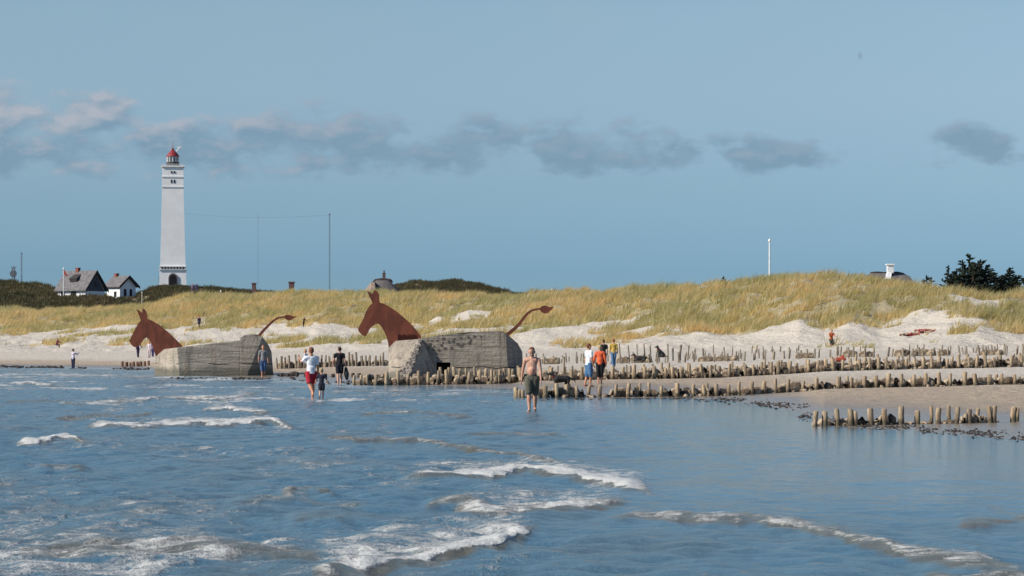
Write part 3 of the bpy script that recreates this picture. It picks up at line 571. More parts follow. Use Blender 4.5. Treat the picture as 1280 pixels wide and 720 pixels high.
m = MB(); kk = 585/F; m.add([(0, -.05, 36*kk), (5.5*kk, -.3, 27*kk), (3.5*kk, -.3, 26.5*kk), (0, -.05, 30*kk), (0, .05, 36*kk), (5.5*kk, -.2, 27*kk), (3.5*kk, -.2, 26.5*kk), (0, .05, 30*kk)], [(0, 1, 2, 3), (4, 5, 6, 7), (0, 1, 5, 4), (1, 2, 6, 5), (2, 3, 7, 6), (3, 0, 4, 7)]); m.build('pennant', M_red, e)
pole(177.5, 384, 366, 470, .10, 'short pale wooden pole in the dune grass below the lighthouse', 'marker_post', 'post', mat('pale_wood', (.5, .47, .42)))
pole(690, 369, 363, 345, .10, 'tiny white marker post on the dune crest right of centre', 'marker_post', 'post')
pole(276, 372, 364, 480, .10, 'small white marker post on the dune top right of the lighthouse', 'marker_post', 'post')

# ------------------------------------------------------------ conifers and bushes
def conifer(px, ybase, ytop, Y, wpx, label, seed, lean=.25, ns=26, nt=7):
    r = random.Random(seed); b0 = W(px, ybase, Y); k_ = Y/F; H = (ybase-ytop)*k_; Wd = wpx*k_/2
    e = empty('pine_tree', b0, 0, label, 'tree', 'wind bent pines behind the right dune'); mt = MB(); vs = []; fs = []
    def spray(p, q, wdt):
        p = Vector(p); q = Vector(q); L = (q-p).length; d = (q-p).normalized(); n_ = max(6, int(L/.035)); wdt *= 1.05
        for i in range(n_):
            c = p+(q-p)*(i/n_); 
            for s_ in range(3):
                dv = (d*r.uniform(.3, 1)+Vector((r.uniform(-1, 1), r.uniform(-1, 1), r.uniform(-.5, 1)))).normalized()*wdt*r.uniform(.5, 1.2)*(1-.5*i/n_)
                sd_ = dv.cross(Vector((r.uniform(-1, 1), r.uniform(-1, 1), r.uniform(-1, 1)))).normalized()*wdt*.26
                k0 = len(vs); vs.extend([c+sd_, c-sd_, c+dv]); fs.append((k0, k0+1, k0+2))
    for s in range(nt):                                            # several leaders in a clump
        f = (s+.5)/nt*2-1; hx = f*Wd*.55; hh = H*(1-.35*abs(f-.1)**1.3)*r.uniform(.62, 1.0) if nt > 1 else H
        if s == nt//2: hh = H
        base = Vector((hx*.5, r.uniform(-.6, .6), -1.2)); top = Vector((hx+lean*hh*.35, r.uniform(-.8, .8), hh))
        mt.tube([base, base.lerp(top, .5)+Vector((r.uniform(-.1, .1), 0, 0)), top], [.11, .07, .02], 6)
        spray(base.lerp(top, .75), top, .28)
        for i in range(ns):
            t_ = .12+.86*i/ns; c = base.lerp(top, t_); L = Wd*(.95 if nt > 1 else 1.5)*(1-t_)**.6*r.uniform(.5, 1.1)/max(1, nt**.25)+.22; a = r.uniform(0, 6.283)
            q = c+Vector((math.cos(a)*L+lean*L*.5, math.sin(a)*L*.7, L*r.uniform(.0, .55)))
            mt.tube([c, q], [.03, .01], 4); spray(c.lerp(q, .15), q, .24)
            if L > .5:
                for j in range(2):
                    c2 = c.lerp(q, r.uniform(.4, .8)); q2 = c2+Vector((r.uniform(-.2, .6), r.uniform(-.4, .4), r.uniform(0, .5)))*L*.6; spray(c2, q2, .2)
    mt.build('trunk', M_bark, e); me = bpy.data.meshes.new('crown'); me.from_pydata([tuple(x) for x in vs], [], fs); link('crown', me, M_needle, e)
conifer(1208, 368, 318, 262, 104, 'largest dark pine clump on the skyline at right', 1, .34, 30, 13)
conifer(1254, 364, 335, 268, 60, 'lower wind swept pine right of the largest pine', 2, .5, 26, 8)
conifer(1286, 366, 330, 262, 40, 'dark pine cut off by the right edge of the view', 3, .3, 22, 3)
conifer(1182, 366, 332, 270, 22, 'thin sparse pine at the left of the largest pine', 4, .2, 15, 1)
conifer(1158, 360, 344, 275, 20, 'small low pine bush between thatched roof and pines', 5, .3, 14, 3)
conifer(904, 360, 346, 300, 14, 'small dark bush on the dune crest near the flagpole', 6, .2, 12, 3)

# ------------------------------------------------------------ donkey bunkers
def plate(pts, Y, th_, org, name, m_, parent, off, sc_):
    poly = [(W(off[0]+x/sc_, 0, Y)[0]-org[0], W(0, off[1]+y/sc_, Y)[2]-org[2]) for x, y in pts]
    m = MB(); m.prism(poly, Y-th_/2-org[1], Y+th_/2-org[1]); return m.build(name, m_, parent)
def hullobj(pts, org, name, m_, parent, cut=None, disp=.035, sub=6):
    me = hull(pts, org); o = link(name, me, m_, parent)
    if cut is not None:
        c = link('cut', cut); b_ = o.modifiers.new('b', 'BOOLEAN'); b_.object = c; b_.operation = 'DIFFERENCE'; b_.solver = 'EXACT'
        bpy.context.view_layer.update(); c.parent = parent; bpy.context.view_layer.update()
        dg = bpy.context.evaluated_depsgraph_get(); me = bpy.data.meshes.new_from_object(o.evaluated_get(dg)); o.modifiers.clear(); o.data = me; bpy.data.objects.remove(c); return o
    bv = o.modifiers.new('bev', 'BEVEL'); bv.width = .06; bv.segments = 2; bv.limit_method = 'ANGLE'; bv.angle_limit = R(25)
    return o
Yd = 128.5; org = Vector(W(570, 480, 131)); org.z = 0
d2 = empty('bunker_sculpture', org, 0, 'large concrete bunker with rusty donkey head and tail, behind the groyne posts', 'sculpture', None)
def A(px, py, Y=None): return W(px, py, Yd if Y is None else Y)
bpts = [A(522, 424), A(553, 418.5), A(583, 415.5), A(626, 414), A(632, 416), A(637, 500), A(522, 500), A(639, 424, 129.6), A(647, 429, 131), A(652, 439, 132.6), A(655, 500, 133.2),
        A(524, 423, 136), A(583, 415, 136), A(626, 413.5, 136), A(645, 428, 136.5), A(653, 440, 137), A(655, 500, 137.5), A(522, 500, 136)]
cm = MB(org); c0 = A(545.5, 453); c1 = A(563, 468); cm.box(((c0[0]+c1[0])/2, Yd+.9, (c0[2]+c1[2])/2), (c1[0]-c0[0], 2.6, c0[2]-c1[2]))
cme = bpy.data.meshes.new('c'); cme.from_pydata(cm.v, [], cm.f); bmc = bmesh.new(); bmc.from_mesh(cme); bmesh.ops.recalc_face_normals(bmc, faces=bmc.faces); bmc.to_mesh(cme); bmc.free()
bd = hullobj(bpts, org, 'bunker_body', M_conc, d2, cme)
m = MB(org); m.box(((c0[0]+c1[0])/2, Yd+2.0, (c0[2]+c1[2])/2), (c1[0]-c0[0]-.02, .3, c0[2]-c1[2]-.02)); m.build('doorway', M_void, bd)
fp = [A(485.5, 435, 128.9), A(494.5, 426, 128.7), A(527, 423.6, 128.35), A(487, 500, 126.6), A(502, 500, 126.0), A(564, 500, 128.45), A(494, 426, 135), A(486, 436, 135), A(486, 500, 135), A(527, 424, 134), A(564, 500, 134)]
fb = hullobj(fp, org, 'bunker_nose', M_conc2, d2)
m = MB(org); rr = random.Random(3)                                  # rough aggregate band on the nose and pits along the shoulder
def onface(t_, u_):                                                 # along the edge from the apex (t) and to its left (u, px)
    px = 527-(527-502)*t_-u_; py = 424+(500-424)*t_; return A(px, py, 128.35+(126.0-128.35)*t_+u_*.009)
for i in range(520):
    t_ = rr.random()**.8; u_ = rr.uniform(-1, 3+13*min(1, t_*1.6))*rr.random()**.4; p = onface(t_, u_); r_ = rr.uniform(.035, .085)
    m.cap((p[0], p[1], p[2]), r_, (p[0]+rr.uniform(-.05, .05), p[1], p[2]+rr.uniform(-.05, .05)), r_*.7, 6)
m.build('exposed_aggregate', mat('aggregate', (.30, .26, .22), .9, (.11, .10, .09), 6, mixlo=.45, mixhi=.55), fb)
m = MB(org)
for i in range(9):
    for j in range(4):
        if rr.random() < .8:
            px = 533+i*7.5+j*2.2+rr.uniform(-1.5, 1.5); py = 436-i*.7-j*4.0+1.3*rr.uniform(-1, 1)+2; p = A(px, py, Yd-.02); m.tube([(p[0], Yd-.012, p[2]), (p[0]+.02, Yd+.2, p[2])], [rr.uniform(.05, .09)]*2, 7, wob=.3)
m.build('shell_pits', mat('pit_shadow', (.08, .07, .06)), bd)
HD2 = [(175, 198), (190, 204), (205, 214), (216, 190), (232, 197), (243, 218), (245, 262), (268, 268), (290, 279), (318, 296), (340, 311), (380, 344), (420, 380), (455, 420), (478, 450), (478, 500), (340, 520), (299, 560), (297, 520), (293, 485), (284, 455), (273, 428), (258, 402), (245, 386), (234, 380), (222, 384), (205, 394), (188, 413), (178, 434), (166, 451), (152, 447), (140, 438), (128, 425), (124, 410), (132, 393), (141, 378), (156, 349), (165, 322), (176, 298), (190, 280), (205, 265), (197, 246), (184, 218)]
plate(HD2, 130.5, .10, org, 'donkey_head', M_rust, d2, (420, 320), 4.5)
m = MB(org)
for i in range(9):
    p = Q(497+i*3.0, 421.8, 130.5, 129.4+.05*i); m.box((p[0], p[1], p[2]), (.13, .08, .32+.08*rr.random())); 
m.build('steel_lugs', M_rust, d2)
def tail(cl, wd_, leaf, Y, org, par, off, s_):
    up = []; dn = []
    for i, (x, y) in enumerate(cl):
        a = cl[min(i+1, len(cl)-1)]; b_ = cl[max(i-1, 0)]; dx_, dy_ = a[0]-b_[0], a[1]-b_[1]; L = math.hypot(dx_, dy_); w_ = wd_[0]+(wd_[1]-wd_[0])*i/(len(cl)-1)
        up.append((x+dy_/L*w_/2, y-dx_/L*w_/2)); dn.append((x-dy_/L*w_/2, y+dx_/L*w_/2))
    plate(up+leaf+dn[::-1], Y, .10, org, 'donkey_tail', M_rust, par, off, s_)
tail([(650, 372), (700, 338), (745, 300), (780, 264), (806, 228), (835, 192), (870, 168), (905, 159), (928, 157)], (30, 12), [(945, 136), (968, 131), (1000, 143), (1036, 140), (1016, 164), (990, 188), (962, 192), (940, 180)], 131.5, org, d2, (520, 360), 6.)
# the farther donkey
Yd1 = 155.; org1 = Vector(W(270, 470, 158)); org1.z = 0
d1 = empty('bunker_sculpture', org1, 0, 'smaller tilted bunker with rusty donkey head, at the water edge on the left', 'sculpture', None)
def B(px, py, Y=None): return W(px, py, Yd1 if Y is None else Y)
o = hullobj([B(221, 434.5), B(303, 425), B(303, 490), B(226, 490), B(194.5, 446, 158), B(205, 436.5, 157.5), B(191.5, 490, 158), B(206, 436, 162), B(303, 425, 162), B(195, 447, 162), B(192, 490, 162), B(303, 490, 162)], org1, 'bunker_body', M_conc, d1)
o.data.materials.append(M_conc2)
for pl in o.data.polygons:
    if pl.normal.x < -.4: pl.material_index = 1  # left-facing sides take the paler concrete: sunlight put into the colour
hullobj([B(300, 422.5, 154.97), B(305, 419, 154.97), B(319, 417.5, 154.97), B(328, 421, 154.99), B(334, 429, 155.2), B(339.5, 440, 155.5), B(343.5, 490, 155.8), B(300, 490, 154.97), B(300, 423, 161), B(320, 417.6, 161), B(336, 432, 161), B(343.5, 490, 161.5), B(300, 490, 161)], org1, 'bunker_rump', M_conc, d1)
HD1 = [(683, 346), (692, 350), (703, 357), (712, 366), (711, 348), (717, 342), (727, 350), (735, 370), (738, 394), (762, 404), (800, 427), (845, 464), (880, 498), (912, 530), (925, 600), (785, 620), (778, 578), (770, 550), (757, 516), (744, 497), (732, 487), (718, 497), (702, 522), (688, 534), (672, 536), (656, 523), (648, 506), (658, 481), (679, 441), (694, 414), (705, 402), (697, 382)]
plate(HD1, 158.5, .10, org1, 'donkey_head', M_rust, d1, (0, 300), 4.)
tail([(95, 395), (115, 370), (140, 345), (165, 320), (190, 306), (218, 302)], (14, 8), [(226, 293), (240, 291), (255, 296), (270, 299), (284, 296), (270, 306), (256, 316), (240, 320), (228, 314)], 158.5, org1, d1, (300, 320), 3.96)

# ------------------------------------------------------------ people
def person(px, Y, facing, label, H=1.76, skin=None, hair=None, top=None, sleeve=.55, bottom=(.02, .02, .03), leg=.9, th=(0, 0), kn=(0, 0), sh=(0, 0), ab=(8, 8), el=(12, 12),
           bend=0, headtilt=0, z=None, lie=None, shoes=None, group=None, female=False, fingers=False, longhair=False, child=False, voxel=.016, bare=False, heavy=1.0, dy=0):
    skin = skin or M_skin; hair = hair or M_hair; s = H/1.76
    x = (px-640)/F*Y; z = gz(x, Y) if z is None else z
    body = MB(); V = lambda a, b_, c: Vector((a, b_, c))*s
    hd = 1.0 if not child else 1.25
    hip = V(0, 0, .93); by = R(bend)
    def sp(xx, l, f=0): return hip+V(xx, -math.sin(by)*l-f*math.cos(by), math.cos(by)*l-f*math.sin(by))
    chest = sp(0, .36); neck = sp(0, .58); shl = .185 if not female else .165
    ht = by+R(headtilt); hdir = Vector((0, -math.sin(ht), math.cos(ht)))*s; hf = Vector((0, -math.cos(ht), -math.sin(ht)))*s
    headc = neck+hdir*.122*hd
    body.cap(hip+V(0, 0, -.02), .125*s*heavy, sp(0, .15), .115*s*heavy, 14, .78); body.cap(sp(0, .12), .12*s*heavy, sp(0, .40), .135*s, 14, .68)
    body.cap(sp(-.11, .47), .075*s, sp(.11, .47), .075*s, 10); body.cap(sp(0, .46), .07*s, neck+hdir*.05, .056*s, 10)
    if heavy > 1.02: body.cap(sp(0, .12, .05), .10*s, sp(0, .18, .06), .10*s, 10)
    # head
    body.cap(headc-hdir*.03*hd+hf*.015, .074*s*hd, headc+hdir*.04*hd, .083*s*hd, 14, 1.1); body.cap(headc-hdir*.085*hd+hf*.04, .042*s*hd, headc-hdir*.03+hf*.03, .06*s*hd, 10)
    body.cap(headc-hdir*.015+hf*.095*hd, .012*s, headc-hdir*.035+hf*.112*hd, .015*s, 6)
    for q in (-1, 1): body.cap(headc+Vector((q*.086*s*hd, 0, 0))-hdir*.03, .016*s, headc+Vector((q*.09*s*hd, 0, 0))+hdir*.01, .018*s, 6, axis=(0, 1, 0))
    clo = MB(); pan = MB(); sho = MB()
    for i, q in enumerate((-1, 1)):
        a = R(th[i]); h_ = hip+V(q*.095, 0, -.03); kn_ = h_+V(-q*.018, -math.sin(a)*.42, -math.cos(a)*.42); a2 = a-R(kn[i]); an = kn_+V(-q*.02, -math.sin(a2)*.41, -math.cos(a2)*.41)
        body.cap(h_, .088*s*heavy, kn_, .054*s, 12); body.cap(kn_, .054*s, kn_.lerp(an, .35), .057*s, 12); body.cap(kn_.lerp(an, .35), .057*s, an, .036*s, 12)
        fd = Vector((0, -math.cos(a2*.6), -math.sin(-a2*.6)*-.6)).normalized()*s
        ft = sho if shoes else body; ft.cap(an+V(0, .03, -.045), .038*s, an+fd*.13+V(q*.02, 0, -.055), .032*s, 8); body.cap(an, .036*s, an+V(0, 0, -.03), .04*s, 8)
        if leg > 0:
            L = leg*.83; fl = 1.12 if leg < .95 else 1.0
            e1 = h_.lerp(kn_, min(1, L/.42)); rr_ = .105*s*heavy+(.078-.105)*s*min(1, L/.42)
            pan.tube([h_+V(0, 0, .06), h_, e1], [.10*s*heavy, .108*s*heavy, rr_*fl], 12)
            if L > .42:
                e2 = kn_.lerp(an, min(1, (L-.42)/.41)); pan.tube([kn_.lerp(h_, .1), e2], [.078*s, (.068 if leg > .9 else .078)*s], 12)
    if bottom is not None: pan.cap(hip+V(0, 0, -.02), .137*s*heavy, hip+V(0, 0, .06), .130*s*heavy, 14, .82)
    hands = []
    for i, q in enumerate((-1, 1)):
        a = R(sh[i])+by*.5; b_ = R(ab[i]); s0 = sp(q*shl, .47); d = Vector((q*math.sin(b_), -math.sin(a)*math.cos(b_), -math.cos(a)*math.cos(b_)))
        e_ = s0+d*.29*s; a3 = a+R(el[i]); d2_ = Vector((q*math.sin(b_)*.6, -math.sin(a3), -math.cos(a3))).normalized(); wr_ = e_+d2_*.25*s
        body.cap(s0, .056*s, e_, .041*s, 10); body.cap(e_, .042*s, wr_, .027*s, 10)
        pm = wr_+d2_*.065*s; body.cap(wr_, .026*s, pm, .034*s, 10, .5, (0, 1, 0)); hands.append(pm)
        for k_ in range(4):
            o_ = Vector((0, (k_-1.5)*.021*s, 0)); m1 = pm+o_+d2_*.045*s; L_ = (.034, .042, .038, .028)[k_]*s
            body.cap(pm+o_, .010*s, m1, .0095*s, 6); body.cap(m1, .0095*s, m1+(d2_+Vector((-q*.5, 0, 0))).normalized()*L_, .008*s, 6)
        tb_ = wr_+d2_*.025*s; body.cap(tb_, .013*s, tb_+Vector((0, -.04, 0))*s+d2_*.035*s, .0105*s, 6); body.cap(tb_+Vector((0, -.04, 0))*s+d2_*.035*s, .0105*s, tb_+Vector((0, -.045, 0))*s+d2_*.065*s, .009*s, 6)
        if top:
            clo.cap(s0, .070*s, s0+d*.04*s, .068*s, 10)
            if sleeve <= 1: clo.tube([s0, s0+d*.29*s*sleeve], [.070*s, (.066-.012*sleeve)*s], 10)
            else: clo.tube([s0, e_], [.070*s, .054*s], 10); clo.cap(e_, .054*s, wr_.lerp(e_, .08), .042*s, 10)
    if top:
        clo.cap(sp(0, .14), .135*s*heavy, sp(0, .40), .150*s, 14, .74); clo.cap(sp(-.115, .47), .086*s, sp(.115, .47), .086*s, 10)
        clo.tube([sp(0, .18), sp(0, -.06)], [.140*s*heavy, .150*s*heavy], 14, asp=.84)
        if heavy > 1.02: clo.cap(sp(0, .10, .05), .115*s, sp(0, .18, .06), .115*s, 10)
    zs = [v_[2] for v_ in body.v+sho.v]; lift = -min(zs) if lie is None else 0
    root = empty('person', (x, Y+dy, z), 0, label, 'person', group)
    root.rotation_euler = (0, 0, R(facing)) if lie is None else lie
    for mb_ in (body, clo, pan, sho): mb_.v = [(v_[0], v_[1], v_[2]+lift) for v_ in mb_.v]
    bo = remeshed(body, 'body', skin, root, voxel if not fingers else .0085, 2)
    if top: remeshed(clo, 'top', cloth(top), root, .018)
    if bottom is not None: remeshed(pan, 'trousers' if leg > .8 else 'shorts', cloth(bottom), root, .018)
    if shoes: remeshed(sho, 'shoes', cloth(shoes), root, .014)
    L = Vector((0, 0, lift)); hc = headc+L; hr = MB()
    hr.cap(hc+hdir*.035*hd-hf*.028, .086*s*hd, hc+hdir*.052*hd-hf*.006, .083*s*hd, 14, 1.08); hr.cap(hc-hdir*.02-hf*.05, .062*s*hd, hc+hdir*.02-hf*.04, .07*s*hd, 10)
    if longhair: hr.cap(hc-hf*.04, .085*s, hc-hdir*.13-hf*.05, .07*s, 12)
    if not bare: remeshed(hr, 'hair', hair, root, .016)
    if fingers:
        for q in (-1, 1):
            ey = MB(); ey.cap(hc+Vector((q*.033*s, 0, 0))+hf*.082+hdir*.0, .011*s, hc+Vector((q*.035*s, 0, 0))+hf*.084, .011*s, 8); ey.build('eye', M_void, root)
        mo = MB(); mo.cap(hc+Vector((-.022*s, 0, 0))+hf*.088-hdir*.068, .007*s, hc+Vector((.022*s, 0, 0))+hf*.088-hdir*.068, .007*s, 6); mo.build('mouth', mat('lips', (.30, .10, .08)), root)
    return root, [h_+L for h_ in hands], hc
AWAY = 180
person(665, 70.3, -6, 'shirtless man in olive knee shorts wading towards the camera with head bowed', 1.80, M_skin, M_hair3, None, 0, (.10, .095, .07), .55, th=(17, -15), kn=(14, 8), sh=(-8, 6), ab=(13, 9), el=(10, 14), headtilt=30, z=-.03, fingers=True, heavy=1.06)
dad, hands, hc = person(389, 86.5, AWAY+20, 'bald man in white t-shirt and red shorts wading away with a toddler on his arm', 1.80, M_skin2, M_hair3, (.74, .76, .80), .8, (.40, .02, .035), .42, th=(6, -14), kn=(6, 40), sh=(4, 62), ab=(10, 14), el=(12, 62), z=-.06, bare=False, heavy=1.06)
person(381.6, 86.82, 75, 'toddler in pale top held on the left side of the man in red shorts', .84, M_skin, M_hair2, (.60, .64, .70), .9, (.55, .58, .62), .5, th=(58, 62), kn=(70, 75), sh=(30, 40), el=(40, 50), z=.92, child=True)
person(402, 86.3, AWAY-8, 'small blond child in navy shirt and shorts paddling beside the man in red shorts', 1.06, M_skin, M_hair2, (.018, .020, .035), .95, (.02, .02, .032), .42, th=(8, -8), kn=(8, 18), sh=(2, -4), ab=(24, 26), el=(8, 8), z=-.05, child=True, voxel=.012)
pr, hands, _ = person(424.5, 120, AWAY, 'man in black t-shirt and dark shorts walking away at the water edge, jacket in hand', 1.79, M_skin, M_hair, (.010, .010, .014), .6, (.014, .013, .02), .45, th=(6, -9), kn=(6, 14), sh=(-2, 5), ab=(12, 20), el=(14, 6), z=-.03)
c = MB(); hw_ = pr.matrix_basis @ hands[0]
c.cap((0, 0, 0), .07, (.03, 0, -.28), .13, 10, .6); c.cap((.03, 0, -.28), .13, (.05, .02, -.50), .07, 10, .6)
jk = remeshed(c, 'jacket', cloth((.03, .035, .04)), None, .02); jk.location = pr.location+Matrix.Rotation(R(AWAY), 3, 'Z') @ hands[0]-Vector((0, 0, .04)); tag(jk, 'dark bundled jacket hanging from the hand of the man in black', 'jacket')
person(329, 146, 10, 'person in grey top and rolled up jeans leaning by the left bunker rump', 1.86, M_skin2, M_hair3, (.22, .21, .21), .9, (.08, .14, .26), .66, th=(2, -2), ab=(10, 8), el=(18, 22), z=.0, headtilt=6)
person(736, 107, AWAY-60, 'man in white t-shirt and blue shorts behind the second groyne', 1.80, M_skin2, M_hair3, (.74, .78, .86), .75, (.07, .16, .30), .62, th=(5, -6), kn=(4, 8), ab=(8, 10), el=(20, 14), headtilt=4, heavy=1.08)
person(750, 111, AWAY-10, 'fair haired woman in orange jacket and black cropped trousers', 1.70, M_skin2, M_hair2, (.72, .13, .05), 1.5, (.010, .010, .012), .72, th=(3, -4), ab=(14, 20), el=(14, 18), female=True)
person(754.5, 148, AWAY, 'dark haired person in black walking behind the woman in orange', 1.72, M_skin, M_hair, (.012, .012, .014), .7, (.015, .015, .02), .95, th=(5, -5), kn=(4, 6))
person(767, 154, AWAY, 'person in mustard yellow top and blue jeans walking away', 1.70, M_skin, M_hair3, (.50, .33, .07), 1.4, (.10, .19, .33), 1.0, th=(7, -7), kn=(4, 8), shoes=(.06, .05, .05))
person(91.5, 214, 150, 'person in white top with dark jeans looking out at the far left shore', 1.74, M_skin, M_hair, (.58, .52, .60), 1.3, (.02, .025, .06), 1.0, sh=(60, 70), el=(70, 60), th=(2, -2), shoes=(.5, .5, .5))
person(249, 352, 20, 'person in dark purple jacket on the sand above the left bunker', 1.72, M_skin2, M_hair, (.035, .025, .07), 1.4, (.04, .03, .07), 1.0, th=(8, -8), kn=(4, 6), shoes=(.04, .03, .03))
person(172.5, 268, 30, 'dark dressed person seen under the left donkey head', 1.76, M_skin2, M_hair, (.05, .04, .09), 1.4, (.05, .04, .09), 1.0, th=(4, -4), sh=(10, 30), ab=(8, 22), shoes=(.05, .04, .04))
person(186.5, 262, -20, 'person in white seen between left donkey muzzle and neck', 1.70, M_skin2, M_hair3, (.60, .52, .55), 1.4, (.55, .45, .45), 1.0, th=(4, -4), shoes=(.3, .2, .2))
person(191, 266, 10, 'person in lilac half hidden by the left donkey neck', 1.66, M_skin2, M_hair3, (.26, .16, .30), 1.4, (.10, .08, .20), 1.0, shoes=(.05, .04, .04))
person(71, 322, 60, 'person sitting alone on the sand at the far left', 1.70, M_skin2, M_hair, (.20, .04, .06), 1.4, (.06, .03, .05), 1.0, th=(88, 95), kn=(80, 110), sh=(40, 40), el=(30, 30), bend=18)
person(1041, 203, 15, 'person in orange top kneeling behind a grass tuft on the right dune', 1.74, M_skin2, M_hair3, (.55, .14, .05), .6, (.04, .045, .04), .6, th=(35, 35), kn=(115, 115), sh=(20, 35), el=(60, 60), bend=8, dy=1.0)
x_, Y_ = (1132-640)/F*203, 203
def lying(yaw, slope): return (Matrix.Rotation(R(yaw), 3, 'Z') @ Matrix(((0, 0, -1), (1, 0, 0), (0, -1, 0))) @ Matrix.Rotation(R(slope), 3, 'X')).to_euler()
person(1150, 203, 0, 'sunbather in black top lying with head to the left on the dune slope', 1.66, M_skin2, M_hair, (.015, .012, .015), .3, (.25, .03, .04), .3, th=(22, 6), kn=(40, 12), ab=(25, 35), sh=(10, 10), z=gz((1142-640)/F*203, 203)+.16, lie=lying(4, 0))
person(1169, 205, 0, 'sunbather in red stretched out behind the one in black top', 1.72, M_skin2, M_hair3, (.30, .05, .06), .3, (.30, .03, .05), .3, th=(2, 12), kn=(2, 30), ab=(20, 20), z=gz((1160-640)/F*205, 205)+.20, lie=lying(6, 0))
person(240.5, 540, 20, 'tiny person in mauve on the heath right of the lighthouse door', 1.9, M_skin2, M_hair, (.35, .25, .40), 1.4, (.30, .22, .35), 1.0, z=zof(365.5, 540), shoes=(.1, .1, .1))
person(245.5, 542, -20, 'tiny person in navy on the heath, next to the one in mauve', 1.8, M_skin2, M_hair, (.05, .05, .13), 1.4, (.05, .05, .13), 1.0, z=zof(365.2, 542), shoes=(.1, .1, .1))
person(379.5, 330, 60, 'dark clothed person on the dune just past the left donkey tail', 1.60, M_skin2, M_hair, (.02, .014, .018), 1.4, (.03, .02, .02), 1.0, th=(4, -4), sh=(20, 40), bend=14, z=zof(411.5, 330), shoes=(.05, .04, .04))
m = MB(); p = Vector(stand(1143, 205)); tw = m; 
nx, ny = 20, 6; cs_ = np.zeros((ny, nx, 3))
for j in range(ny):
    for i in range(nx): xx = p.x-.6+i*2.2/(nx-1); yy = 204.9+j*.16; cs_[j, i] = (xx-p.x, yy-p.y, gz(xx, yy)+.05+.02*math.sin(i*1.7+j)-p.z)
tw = grid_mesh('beach_towel', cs_, cloth((.34, .04, .05))); tw.location = p; sm = tw.modifiers.new('s', 'SOLIDIFY'); sm.thickness = .03; tag(tw, 'red beach towel under the sunbathers on the dune', 'towel')

# ------------------------------------------------------------ dogs
def dog(px, Y, rz, label, s=1.0, sit=False, lying=False, z=None, harness=False):
    x = (px-640)/F*Y; e = empty('dog', (x, Y, gz(x, Y) if z is None else z), rz, label, 'dog'); m = MB()       # local: head towards -x
    def c(a, r0, b_, r1, **k): m.cap(Vector(a)*s, r0*s, Vector(b_)*s, r1*s, 10, **k)
    if sit:
        c((-.10, 0, .42), .14, (.14, 0, .17), .17); c((-.14, 0, .50), .10, (-.2, 0, .66), .075); c((-.22, 0, .70), .085, (-.26, 0, .70), .075); c((-.28, 0, .69), .05, (-.40, 0, .66), .032)
        for q in (-1, 1): c((-.13, q*.08, .36), .05, (-.15, q*.09, .03), .03); c((.10, q*.12, .16), .10, (-.04, q*.13, .06), .05); c((-.04, q*.13, .05), .04, (-.12, q*.13, .03), .03); c((-.2, q*.06, .78), .02, (-.22, q*.06, .84), .012)
        c((.26, 0, .10), .04, (.45, .05, .05), .025)
    else:
        zb = .22 if lying else .56
        c((-.22, 0, zb), .185, (.02, 0, zb+.01), .165); c((.02, 0, zb+.01), .165, (.26, 0, zb+.02), .155); c((-.32, 0, zb+.08), .10, (-.44, 0, zb+.22), .075); c((-.47, 0, zb+.27), .085, (-.52, 0, zb+.26), .075); c((-.55, 0, zb+.24), .05, (-.67, 0, zb+.20), .032)
        for q in (-1, 1):
            c((-.45, q*.07, zb+.33), .025, (-.43, q*.09, zb+.24), .02)
            if lying: c((-.25, q*.12, .12), .06, (-.52, q*.12, .04), .035); c((.25, q*.14, .13), .10, (.05, q*.16, .05), .04)
            else:
                f_ = q*.06
                c((-.27, q*.08, zb-.06), .065, (-.27+f_, q*.085, .30), .04); c((-.27+f_, q*.085, .30), .036, (-.27+f_*1.6, q*.085, .04), .028); c((-.27+f_*1.6, q*.085, .03), .03, (-.33+f_*1.6, q*.085, .025), .026)
                c((.30, q*.08, zb-.02), .09, (.25-f_, q*.09, .34), .05); c((.25-f_, q*.09, .34), .042, (.38-f_, q*.09, .19), .028); c((.38-f_, q*.09, .19), .027, (.36-f_, q*.09, .04), .026); c((.36-f_, q*.09, .03), .03, (.30-f_, q*.09, .025), .026)
        c((.40, 0, zb+.06), .04, (.58, 0, zb-.04), .03); c((.58, 0, zb-.04), .03, (.66, 0, zb-.16), .02)
    remeshed(m, 'body', M_dog, e, .018)
    m = MB(); n0 = Vector((-.17, 0, .58) if sit else (-.38, 0, (.22 if lying else .56)+.14))*s; d_ = Vector((-.5, 0, .8))
    m.tube([n0-d_*.02*s, n0+d_*.02*s], .10*s, 12); m.build('collar', cloth((.25, .03, .03)), e)
    return e
dog(702, 99, R(8), 'black dog standing broadside between the second groyne and the man in white', .84)
dog(826, 158, R(10), 'black dog sitting among the thin stakes, right of the walkers', .95, sit=True, z=zof(447, 158))
dog(801, 150, R(0), 'black dog lying by the groyne, left of the sitting dog', .85, lying=True, z=zof(452, 150))

